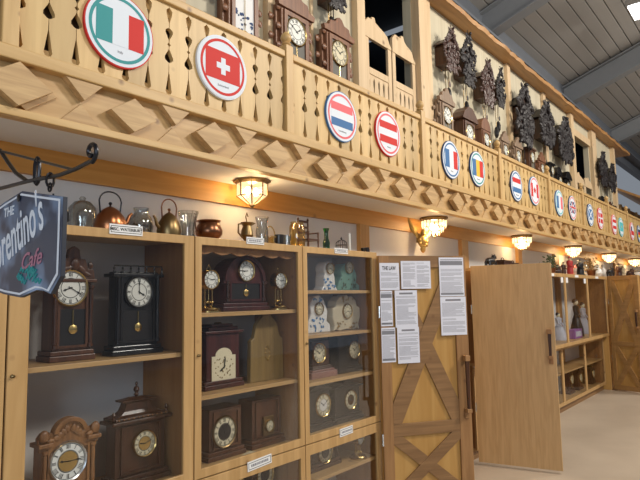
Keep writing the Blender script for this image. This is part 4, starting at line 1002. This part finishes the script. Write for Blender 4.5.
# ---- things on top of the far furniture
def ztop(x): return 2.0 if x < 5.45 else ZF
def fig(kind, px_, label, mat, h, Y=2.70, mat2=None, wd=.06, py_=268):
    X = at(px_, py_, Y=Y).x; z = ztop(X)+.001
    if kind == 'stein':
        t = thing('beer_stein', label, 'stein', (X, Y, z))
        MB().lathe([(wd*.62, 0), (wd*.66, h*.05), (wd*.55, h*.1), (wd*.5, h*.7), (wd*.56, h*.74)], 0, 0, 0, 18).build('body', mat, t, smooth=True)
        MB().lathe([(wd*.57, 0), (wd*.5, h*.06), (wd*.2, h*.16), (wd*.08, h*.2), (wd*.1, h*.26)], 0, 0, h*.74, 18).build('lid', mat2 or SILVER, t, smooth=True)
        MB().tube([(wd*.48, 0, h*.64), (wd*1.0, 0, h*.58), (wd*1.0, 0, h*.28), (wd*.5, 0, h*.16)], wd*.1, 8).build('handle', mat, t, smooth=True)
        MB().lathe([(wd*.56, 0), (wd*.56, h*.04)], 0, 0, h*.35, 18).build('band', mat2 or SILVER, t)
    elif kind == 'plant':
        t = thing('potted_plant', label, 'plant', (X, Y, z)); rr = random.Random(px_)
        MB().lathe([(wd*.5, 0), (wd*.7, h*.3), (wd*.74, h*.32)], 0, 0, 0, 14).build('pot', DCOPPER, t, smooth=True)
        m = MB()
        for k in range(60):
            a = rr.uniform(0, 6.28); r_ = rr.uniform(0, wd*1.5); q_ = rr.uniform(.3, 1)
            m.ball(r_*cos(a), r_*sin(a)*.6, h*q_, .026, .008, .012, Matrix.Rotation(a, 3, 'Z') @ RY(rr.uniform(-1, 1)))
        m.build('leaves', mat, t)
    elif kind == 'figure':
        t = thing('carved_figure', label, 'figurine', (X, Y, z))
        MB().lathe([(wd*.6, 0), (wd*.62, h*.06), (wd*.45, h*.1), (wd*.42, h*.35), (wd*.34, h*.5), (wd*.46, h*.66), (wd*.40, h*.76), (wd*.14, h*.80)], 0, 0, 0, 14).build('robe', mat, t, smooth=True)
        MB().ball(0, 0, h*.87, wd*.22, wd*.22, h*.08, sub=2).build('head', mat2 or DIALC, t, smooth=True)
        MB().lathe([(wd*.32, 0), (wd*.30, h*.02), (wd*.18, h*.04), (wd*.05, h*.11)], 0, 0, h*.91, 12).build('hat', mat, t, smooth=True)
        for s_ in (-1, 1): MB().tube([(s_*wd*.4, 0, h*.70), (s_*wd*.7, -.01, h*.55), (s_*wd*.35, -.04, h*.45)], wd*.1, 8).build('arm', mat, t, smooth=True)
    elif kind == 'animal':
        t = thing('animal_figure', label, 'figurine', (X, Y, z)); L = wd
        m = MB().ball(0, 0, h*.55, L*.5, L*.2, h*.24, sub=2).ball(L*.42, 0, h*.80, L*.16, L*.13, h*.17, sub=2).ball(L*.58, 0, h*.76, L*.10, L*.07, h*.08, sub=2).ball(L*.32, 0, h*.66, L*.17, L*.12, h*.18, sub=2)
        for sx_ in (-.32, .32):
            for sy_ in (-.1, .1): m.tube([(L*sx_, L*sy_, h*.5), (L*sx_*1.05, L*sy_, h*.25), (L*sx_, L*sy_, 0)], L*.08, 8, L*.055)
        m.tube([(-L*.48, 0, h*.6), (-L*.62, 0, h*.5), (-L*.62, 0, h*.3)], L*.05, 6, L*.02).ball(L*.38, L*.07, h*.95, L*.04, L*.02, h*.07).ball(L*.38, -L*.07, h*.95, L*.04, L*.02, h*.07)
        m.build('body', mat, t, smooth=True)
    elif kind == 'vase':
        t = thing('white_vase', label, 'vase', (X, Y, z))
        MB().lathe([(wd*.4, 0), (wd*.7, h*.3), (wd*.6, h*.6), (wd*.25, h*.8), (wd*.4, h)], 0, 0, 0, 18).build('body', mat, t, smooth=True)
        MB().lathe([(wd*.5, 0), (wd*.5, .006)], 0, 0, 0, 18).build('foot', mat, t)
    elif kind == 'lantern':
        t = thing('wooden_trinket_box', label, 'box', (X, Y, z))
        MB().box(-wd, wd, -wd*.6, wd*.6, 0, h*.7).build('box', mat, t, bevel=.004); MB().box(-wd*1.05, wd*1.05, -wd*.65, wd*.65, h*.7, h*.8).build('lid', mat, t, bevel=.004)
        MB().tube([(-wd*.4*cos(PI*k/8), 0, h*.8+h*.2*sin(PI*k/8)) for k in range(9)], .005).build('handle', mat, t)
fig('animal', 491, 'dark carved animal on top of the closet, left one above the plain door', BLACKM, .19, 2.66, wd=.24)
fig('lantern', 503, 'dark lidded wooden box on the closet top above the plain door', WALNUT, .16, 2.66, wd=.11)
fig('lantern', 513, 'second dark lidded box right of the first above the plain door', WALNUT, .17, 2.84, wd=.08)
fig('stein', 540, 'dark stein above the right end of the plain door', BLACKM, .17, 2.72)
fig('plant', 551, 'bushy green potted plant at the left end of the far glass cabinet', LEAFG, .26, 2.62, wd=.10)
fig('stein', 558, 'dark short stein right of the green plant', WALNUT, .15, 2.64, wd=.08)
fig('figure', 563.5, 'small dark robed figure left of the red one on the far cabinet', WALNUT, .20, 2.66, wd=.08)
fig('figure', 570, 'red robed figure on the far glass cabinet', REDP, .30, 2.66, wd=.11)
fig('stein', 575, 'white and red painted stein right of the red robed figure', PORC, .20, 2.78, REDP, wd=.09)
fig('figure', 580, 'black robed figure with pale head on the far glass cabinet', BLACKM, .27, 2.64, wd=.13)
fig('stein', 584.5, 'cream patterned stein behind the black robed figure', CREAMP, .28, 2.82, wd=.10)
fig('plant', 591, 'olive green dried plant left of the white vase on the far cabinet', OLIVEW, .34, 2.64, wd=.11)
fig('vase', 597, 'wide white vase at the right end of the far glass cabinet', PORC, .22, 2.66, wd=.13)
fig('vase', 603, 'slim white vase beside the wide one at the far cabinet end', PORC, .26, 2.80, wd=.09)
fig('animal', 610, 'dark carved horse like figure above the far braced door', BLACKM, .22, 2.62, wd=.30)
fig('figure', 618.5, 'dark robed figure above the far braced door, left of the pale one', WALNUT, .30, 2.64, wd=.14)
fig('figure', 622.5, 'pale robed figure above the far braced door', CREAMP, .32, 2.84, wd=.14)
fig('animal', 630, 'dark bulky animal figure above the far braced door, nearest the right edge', WALNUT, .24, 2.64, wd=.36)
fig('stein', 636, 'white stein at the right picture edge on the farthest cabinet', PORC, .24, 2.66, wd=.14)
# farthest cabinet run
t = thing('storage_cabinet', 'farthest plain pine cabinet beyond the braced door at the right edge', 'cabinet', (10.98, 2.50, 0))
MB().box(0, 5.5, 0, .48, 0, ZF).build('body', PLY, t, bevel=.004); MB().box(0, 5.5, -.012, 0, ZF-.06, ZF).build('top_rail', FRAME_X, t)

# ================================================================== HANGING CHALKBOARD SIGN AND BRACKET
XS = .80
def sg_(px_, py_): q_ = at(px_, py_, X=XS); return (q_.y, q_.z)
br = thing('wrought_iron_bracket', 'black wrought iron scroll bracket carrying the hanging chalkboard sign', 'bracket', (XS, 0, 0))
tp = sg_(97, 160); b0 = sg_(60, 175); b1 = sg_(0, 188)
yE = D
def L3(lst): return [(0, y, z) for y, z in lst]
zb1 = b0[1]+(b0[1]-b1[1])/(b0[0]-b1[0])*(yE-b0[0])
arm = [(yE, 2.062), (b1[0], 2.066), (1.85, 2.060), b0, (b0[0]-.10, 2.052), (tp[0]+.035, 2.060)]
cu_ = [(tp[0]+.022+.026*cos(a), 2.088+.028*sin(a)) for a in [(-PI/2-.2)-k*.55 for k in range(11)]]
sp_ = []
for k in range(15):
    a = -PI/2-.2-k*.5; r_ = .030*(1-k/19); sp_.append((tp[0]+.030+r_*cos(a), 2.086+r_*sin(a)))
MB().tube(L3(arm+sp_), .0065, 8).build('main_arm', IRON, br, smooth=True)
MB().tube(L3([(yE, 2.32), sg_(5, 152), sg_(40, 161), sg_(75, 170)]), .0045, 8).build('stay_rod', IRON, br, smooth=True)
sc = [sg_(0, 150), sg_(8, 162), sg_(16, 173), sg_(27, 181)]
MB().tube(L3(sc), .007, 8).build('brace_scroll', IRON, br, smooth=True)
c_ = sg_(37, 171)
MB().tube(L3([(c_[0]+.022*(1+.12*cos(k))*sin(2*PI*k/12)*.8, c_[1]+.042*cos(2*PI*k/12)) for k in range(13)]), .006, 8).build('ring_scroll', IRON, br, smooth=True)
MB().box(-.012, .012, yE-.012, yE, 1.95, 2.36).build('wall_plate', IRON, br)
h_ = sg_(50, 186)
MB().tube([(.0+.012*sin(2*PI*k/10), h_[0], h_[1]+.018+.022*cos(2*PI*k/10)) for k in range(11)], .004, 6).tube([(0, h_[0]+.01*sin(2*PI*k/10), h_[1]-.004+.013*cos(2*PI*k/10)) for k in range(11)], .003, 6).build('hook', IRON, br, smooth=True)
sn = thing('hanging_sign', 'shaped black chalkboard sign with white script lettering hanging from the iron bracket', 'sign', (XS, 0, 0))
cy = sg_(20, 190)[0]     # centre line of the board
right = [sg_(22, 191), sg_(36, 193), sg_(63, 196.5), sg_(62, 235), sg_(60.5, 276), sg_(50.5, 294), sg_(44, 291), sg_(37, 290), sg_(30, 293), sg_(20, 297.5)]
left = [(2*cy-y+0, z-.0) for y, z in right[::-1]]
def board(scale, x0, x1, nm, mt, par):
    cz = 1.86
    pts = [(cy+(y-cy)*scale, cz+(z-cz)*scale) for y, z in right+left[1:-1]]
    m = MB(); A_ = [m.bm.verts.new((x0, y, z)) for y, z in pts]; B_ = [m.bm.verts.new((x1, y, z)) for y, z in pts]
    n = len(pts); m.bm.faces.new(A_); m.bm.faces.new(B_[::-1])
    for i in range(n): m.bm.faces.new((A_[i], B_[i], B_[(i+1) % n], A_[(i+1) % n]))
    return m.build(nm, mt, par)
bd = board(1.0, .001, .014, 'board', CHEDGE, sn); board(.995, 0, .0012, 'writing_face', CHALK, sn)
def edgeline(s1, s2, nm, mt):
    cz = 1.86; P = right+left[1:-1]; m = MB(); n = len(P)
    A_ = [m.bm.verts.new((-.0012, cy+(y-cy)*s1, cz+(z-cz)*s1)) for y, z in P]; B_ = [m.bm.verts.new((-.0012, cy+(y-cy)*s2, cz+(z-cz)*s2)) for y, z in P]
    for i in range(n): m.bm.faces.new((A_[i], A_[(i+1) % n], B_[(i+1) % n], B_[i]))
    m.build(nm, mt, sn)
edgeline(.955, .915, 'painted_border', CHW)
# lettering runs towards -y when read from the camera side (face looks to -x)
def script(nm, s, size, mat, y, z, slope, shear=.3, bold=.001, sx=1):
    o = text_mesh(nm, s, size, mat, sn, (-.0016, y, z), (0, 0, 0), shear=shear, bold=bold)
    ex = Vector((0, -cos(slope), sin(slope))); ez = Vector((-1, 0, 0)); ey = ez.cross(ex)
    mm = Matrix((ex*sx, ey, ez)).transposed().to_4x4(); mm.translation = (-.0016, y, z); o.matrix_local = mm
script('title_lettering', "Florentino's", .185, CHW, cy+.035, 1.885, .34, bold=.0022, sx=.47)
script('small_lettering', 'THE', .042, CHW, cy+.075, 1.975, .05, shear=.1)
script('pink_lettering', 'Cafe', .07, CHP, cy-.095, 1.805, .12, shear=.4, bold=.001, sx=1.1)
m = MB(); rr = random.Random(9)
for k in range(14):
    y = cy-.005-rr.uniform(0, .15); z = 1.735+rr.uniform(-.004, .045)
    m.tube([(-.0015, y, z), (-.0015, y-.012, z+.012), (-.0015, y-.02, z-.004), (-.0015, y-.032, z+.008)], .003, 5)
m.build('teal_drawing', CHT, sn)
MB().tube([(.011, h_[0], sg_(50, 194)[1]-.01), (.011, h_[0], h_[1]-.022)], .003, 6).tube([(.011, 2*cy-h_[0], h_[1]-.05), (.011, 2*cy-h_[0], 2.054)], .003, 6).build('hanging_wire', IRON, sn)
q = sg_(19.5, 198); MB().ball(-.003, q[0], q[1], .003, .013, .013, sub=2).build('eyelet', IRON, sn, smooth=True)
# ================================================================== WALL CLOCKS ON THE BALCONY
def leafy(m, rnd, pts, s=.02):
    for x, y, z in pts:
        a = rnd.uniform(0, PI)
        m.ball(x, y, z, s*rnd.uniform(.7, 1.5), s*.35, s*rnd.uniform(.3, .6), RY(a))
def cuckoo(px_, py_top, py_bot, label, mat, w=.26, weights=2, Y=YW, tall=1.0, group=None, seed=1, hang=.45):
    """chalet cuckoo clock hung on the wall; py_top is its crest, py_bot the foot of its carving"""
    yf = Y-.17; a_ = at(px_, py_top, Y=yf); b_ = at(px_, py_bot, Y=yf); h = a_.z-b_.z
    t = thing('cuckoo_clock', label, 'clock', (a_.x, Y, b_.z), 0, group); rnd = random.Random(seed*17)
    hw = w/2; hb0, hb1 = h*.14, h*.58
    MB().box(-hw*.62, hw*.62, -.15, -.005, hb0, hb1).prism([(-hw*.62, hb1), (hw*.62, hb1), (0, hb1+hw*.55)], -.15, -.005).build('case', WALNUT_M if mat is REDC else WALNUT, t)
    for s_ in (-1, 1):
        MB().box(0, hw*1.05, -.185, -.0, -.006, .006).build('roof_slope', mat, t).matrix_local = Matrix.Translation((0, 0, hb1+hw*.62)) @ Matrix.Rotation(s_*.62+(PI if s_ < 0 else 0), 4, 'Y')
    m = MB(); pts = []
    for k in range(130):                                   # oak-leaf border, crest and apron
        f_ = rnd.random(); s_ = rnd.choice((-1, 1))
        q_ = rnd.random()
        if q_ < .45: pts.append((s_*hw*rnd.uniform(.12, 1.1), -.165+rnd.uniform(-.01, .01), hb0+(hb1-hb0)*f_))
        elif q_ < .8: pts.append((s_*hw*(1-f_)*.95, -.175+rnd.uniform(-.012, .012), hb1+(h-hb1)*f_*.85))
        else: pts.append((s_*hw*.7*f_, -.165, hb0*rnd.uniform(.1, 1.1)))
    leafy(m, rnd, pts, w*.12)
    m.prism([(-hw*.85, hb0*1.2), (-hw*.3, hb0*.5), (0, 0), (hw*.3, hb0*.5), (hw*.85, hb0*1.2), (hw*.6, hb0*1.5), (-hw*.6, hb0*1.5)], -.168, -.152)
    for k in range(16): m.ball(hw*rnd.uniform(-.5, .5), -.17, hb0+(hb1-hb0)*rnd.uniform(.6, 1.2), w*.11, w*.05, w*.06, RY(rnd.uniform(0, 3)))
    m.build('leaf_carving', mat, t)
    m = MB().ball(0, -.18, h*.90, w*.07, w*.08, h*.07, sub=2).ball(0, -.20, h*.975, w*.045, w*.05, h*.035, sub=2)
    for s_ in (-1, 1): m.ball(s_*w*.14, -.175, h*.93, w*.13, w*.03, w*.045, RY(-s_*.7)).tube([(s_*w*.03, -.18, h*.97), (s_*w*.10, -.18, h*1.03), (s_*w*.16, -.18, h*1.0)], .004, 5)
    m.build('bird_crest', mat, t, smooth=True)
    d_ = MB().lathe([(w*.19, 0), (w*.19, .012)], 0, -.158, hb0+(hb1-hb0)*.42, 18, 'y').build('dial', mat, t)
    mm = MB()
    for k in range(12): a = PI/6*k; mm.box(w*.15*sin(a)-.003, w*.15*sin(a)+.003, -.1675, -.166, hb0+(hb1-hb0)*.42+w*.15*cos(a)-.008, hb0+(hb1-hb0)*.42+w*.15*cos(a)+.008, RY(a))
    mm.lathe([(w*.165, 0), (w*.165, .0012), (w*.135, .0012), (w*.135, 0)], 0, -.1655, hb0+(hb1-hb0)*.42, 18, 'y'); mm.build('numerals', DBRASS, d_)
    for k in range(weights):
        x = (-.035, .035, 0)[k]; L = hang*(1-.22*k)
        wt = MB().tube([(x, -.09, hb0), (x, -.09, -L+.12)], .005, 5).build('weight_chain', DBRASS, t)
        MB().lathe([(.006, .16), (.024, .14), (.036, .09), (.032, .04), (.012, .0)], x, -.09, -L, 8).build('pine_cone_weight', BLACKM, wt)
    MB().tube([(0, -.12, hb0), (0, -.12, -hang*.35)], .003, 5).ball(0, -.125, -hang*.35, .028, .006, .036, sub=2).build('pendulum', mat, t)
    return t
def regulator(px0, px1, py_top, label, mat, style='crest', py_bot=None, dialpy=None, face=DIALW, glassy=True, Y=YW, d=.13, zb=None, glint=False):
    """glazed wall clock; front plane Y-d"""
    yf = Y-d; xa = at(px0, py_top, Y=yf).x; xb = at(px1, py_top, Y=yf).x; zt = at((px0+px1)/2, py_top, Y=yf).z
    if zb is None: zb = at((px0+px1)/2, py_bot, Y=yf).z if py_bot else 3.05
    x = (xa+xb)/2; w = min(xb-xa, .46); h = zt-zb
    t = thing('wall_clock', label, 'clock', (x, Y, zb)); b = w/2; hb = h*(.80 if style != 'flat' else .96)
    cw = b*.78
    MB().box(-cw, cw, -d, -.003, h*.08, hb).build('case', mat, t, bevel=.004)
    MB().prism([(-b*.9, h*.08), (b*.9, h*.08), (b*.5, h*.02), (b*.15, 0), (-b*.15, 0), (-b*.5, h*.02)], -d-.01, -.003).build('base_bracket', mat, t, bevel=.004)
    fw = cw*.86; f_ = cw*.22
    z0, z1 = h*.11, hb-.012
    MB().frame(-fw, fw, z0, z1, f_, f_, f_, f_, -d-.014, -d).build('clock_door', mat, t)
    MB().box(-fw+f_, fw-f_, -d-.002, -d-.0005, z0+f_, z1-f_).build('glass_sheet', SILVER if glint else (CARDW if glassy == 2 else PGLASS), t)  # grey or silver sheet stands in for reflections on the door glass
    dr_ = min(fw-f_*1.0, h*.13); zd = dialpy if dialpy else (z1-f_-dr_*1.0)
    dial(t, 0, -d-.003, zd, dr_, face, BRASS, (1, 50))
    pend(t, 0, -d-.009, zd-dr_, max(.05, (zd-dr_-z0-f_)*.6), dr_*.5)
    if style == 'crest':
        pts = [(-b, hb), (b, hb), (b*1.05, hb+(h-hb)*.25), (b*.72, hb+(h-hb)*.35), (b*.62, hb+(h-hb)*.62), (b*.30, hb+(h-hb)*.68), (b*.16, hb+(h-hb)*.92), (0, h), (-b*.16, hb+(h-hb)*.92), (-b*.30, hb+(h-hb)*.68), (-b*.62, hb+(h-hb)*.62), (-b*.72, hb+(h-hb)*.35), (-b*1.05, hb+(h-hb)*.25)]
        MB().prism(pts, -d-.02, -d+.02).build('crest', mat, t, bevel=.003)
        for s_ in (-1, 1):
            m = MB().box(*sorted((s_*b*.78, s_*b*.92)), -d*.75, -d*.55, h*.1, h*.82)
            for k in range(9): m.ball(s_*b*(.88+.2*(k % 2)), -d*(.9-.3*(k % 2)), h*(.12+.085*k), .032, .016, .03, RY(s_*.6))
            m.build('side_carving', mat, t, smooth=True)
    elif style == 'hood':
        MB().prism([(-b*1.05, hb), (b*1.05, hb), (b*1.05, hb+.02), (b*.8, hb+(h-hb)*.55), (b*.3, h), (-b*.3, h), (-b*.8, hb+(h-hb)*.55), (-b*1.05, hb+.02)], -d-.03, -.003).build('hood', mat, t, bevel=.004)
    elif style == 'arch':
        MB().prism([(-b*.9, hb)]+arc(0, hb, b*.9, h-hb, 180, 0, 14)[1:], -d-.01, -.003).build('hood', mat, t, bevel=.004)
    else: MB().box(-b, b, -d-.02, -.003, hb, h).build('cornice', mat, t, bevel=.004)
    return t

# nearest part of the upper wall
t = regulator(224, 262, -75, 'tall brown wall clock with dark floral glass above the Swiss sign', REDW, 'crest', zb=3.12, glassy=2)
m = MB(); rr = random.Random(4)
for k in range(60): m.ball(rr.uniform(-.085, .085), -.1345, rr.uniform(.16, .62), rr.uniform(.006, .018), .002, rr.uniform(.006, .014), RY(rr.uniform(0, 3)))
m.build('glass_decoration', SN, t)
regulator(277, 312, -8, 'carved red brown wall clock with white dial behind the nearest acorn finial', REDW, 'crest', zb=3.20)
regulator(323, 352, 18, 'carved dark brown wall clock with cream dial beside the balcony opening', REDW, 'crest', zb=3.26, face=DIALC)
cuckoo(337, -38, 8, 'dark cuckoo clock with long weights hung high left of the balcony opening', DARKC, .26, 3, seed=2, hang=.36)

# clocks between the near opening and the far one
CU = [(451, 28, 70, 'cuckoo clock with antlered crest, nearest one right of the balcony opening', REDC, .34, 1),
      (468, 33, 84, 'dark cuckoo clock overlapping the nearest one on its right', DARKC, .36, 2),
      (487.5, 60, 104, 'reddish carved cuckoo clock left of the first wide gap between the far clocks', REDC, .38, 3),
      (500, 68, 106, 'small black cuckoo clock hanging close right of the reddish one', DARKC, .27, 4),
      (524, 84, 142, 'large black leafy cuckoo clock above the maple leaf sign, biggest of the dark ones', DARKC, .66, 5),
      (546, 102, 144, 'dark green black cuckoo clock between the biggest dark one and the far opening', DARKC, .66, 6),
      (565, 118, 160, 'dark cuckoo clock with brown case beside the far balcony opening', DARKC, .72, 7),
      (602.5, 152, 184, 'black cuckoo clock nearest right of the far balcony opening', DARKC, .58, 8),
      (611.8, 164, 190, 'black cuckoo clock at the far end of the chalet wall', DARKC, .54, 9)]
for px_, a, b_, lb, mt, w_, sd in CU: cuckoo(px_, a, b_, lb, mt, w_, 2, seed=sd, hang=.42 if sd < 5 else .75)
RG = [(438, 453, 88, 'pale brown glazed wall clock, lowest left of the cuckoo clocks by the opening', GREYW, 'crest', False),
      (461, 475, 108, 'brown glazed wall clock with flat hood above the Romanian sign', WALNUT_M, 'hood', False),
      (480, 490, 118, 'arched brown wall clock with a bright pendulum glass', REDW, 'arch', True),
      (500, 508, 131, 'slim pale crested wall clock left of the third finial', GREYW, 'crest', True),
      (513, 521, 137, 'grey brown crested wall clock above the Dutch sign', GREYW, 'crest', True),
      (528, 535, 148, 'dark brown flat topped wall clock under the biggest cuckoo clock', WALNUT_M, 'flat', False),
      (538, 544, 152, 'red brown crested wall clock above the maple leaf sign', REDW, 'crest', False),
      (549, 554, 163, 'black flat topped wall clock right of the fourth finial', BLACKW, 'flat', False),
      (556.5, 561.5, 167, 'narrow black arched wall clock above the second French sign', BLACKW, 'arch', True),
      (564, 570, 172, 'black hooded wall clock left of the far opening', BLACKW, 'hood', True),
      (600, 605, 196, 'black arched wall clock nearest right of the far opening', BLACKW, 'arch', True),
      (607, 611, 202, 'brown hooded wall clock near the end of the chalet wall', WALNUT_M, 'hood', False),
      (613, 616, 206, 'dark wall clock last before the chalet end post', WALNUT, 'flat', False)]
for a, b_, yt, lb, mt, st, gl in RG: regulator(a, b_, yt, lb, mt, st, glint=gl, zb=3.12)

# ---- half doors in the two openings
def half_doors(x0, x1, zarch, zslot, label, tall):
    t = thing('half_doors', label, 'doors', (x0, YW-.01, 2.78)); W = x1-x0; hw = W/2-.012
    za, zs = zarch-2.78, zslot-2.78
    for s_ in (0, 1):
        o = s_*(W/2+.012)
        lf = MB().box(o, o+.06, -.03, 0, 0, zs).box(o+hw-.06, o+hw, -.03, 0, 0, zs).box(o+.06, o+hw-.06, -.03, 0, zs-.36, zs-.29).box(o+.06, o+hw-.06, -.03, 0, 0, .07).build('door_leaf', PALEW, t, bevel=.004)
        pk = .42 if s_ else .30
        hh = za-zs
        pts = [(o, zs), (o+hw, zs), (o+hw, zs+hh*.10), (o+hw*.93, zs+hh*.22), (o+hw*.85, zs+hh*.5), (o+hw*.72, zs+hh*.62), (o+hw*.6, zs+hh*.68), (o+hw*(pk+.1), zs+hh*.8), (o+hw*(pk+.06), zs+hh), (o+hw*(pk-.04), zs+hh*.97), (o+hw*(pk-.06), zs+hh*.84), (o+hw*.12, zs+hh*.86), (o, zs+hh*.62)]
        MB().prism(pts, -.035, .0).build('arched_top_board', PALEW, lf, bevel=.003)
        n = 4; p = (hw-.12)/n; ph = zs-.36-.07; m = MB()
        for k in range(n):
            a, b_ = o+.06+k*p, o+.06+(k+1)*p
            m.prism([(b_-g*1.3, .07+tt*ph) for tt, g in HG]+[(a+g*1.3, .07+tt*ph) for tt, g in reversed(HG)], -.022, -.008)
        m.build('cutout_boards', PALEW, lf)
    return t
half_doors(op1[0]+.01, op1[1]-.01, 4.42, 4.18, 'pair of pale half doors with arched tops in the near balcony opening', 1)
half_doors(op2[0]+.01, op2[1]-.01, 4.0, 3.78, 'pair of pale half doors in the far balcony opening', 1)

# small roofed booth beyond the chalet end
t = thing('roofed_booth', 'brown roofed wooden booth front beyond the end of the chalet wall', 'booth', (16.2, 3.3, 2.64))
MB().box(0, 4, 0, .1, 0, 1.35).build('wall', BRACE_Z, t)
for x in (.3, 1.3, 2.3, 3.3): MB().box(x, x+.14, -.06, 0, 0, 1.35).build('post', PINE_Z, t)
v = MB(); vs = [v.bm.verts.new(c) for c in ((-.4, -.7, 1.32), (4.4, -.7, 1.32), (4.4, .1, 1.75), (-.4, .1, 1.75), (-.4, -.7, 1.38), (4.4, -.7, 1.38), (4.4, .1, 1.81), (-.4, .1, 1.81))]
for f in ((0,3,2,1),(4,5,6,7),(0,1,5,4),(1,2,6,5),(2,3,7,6),(3,0,4,7)): v.bm.faces.new([vs[i] for i in f])
v.build('roof', EAVE, t)
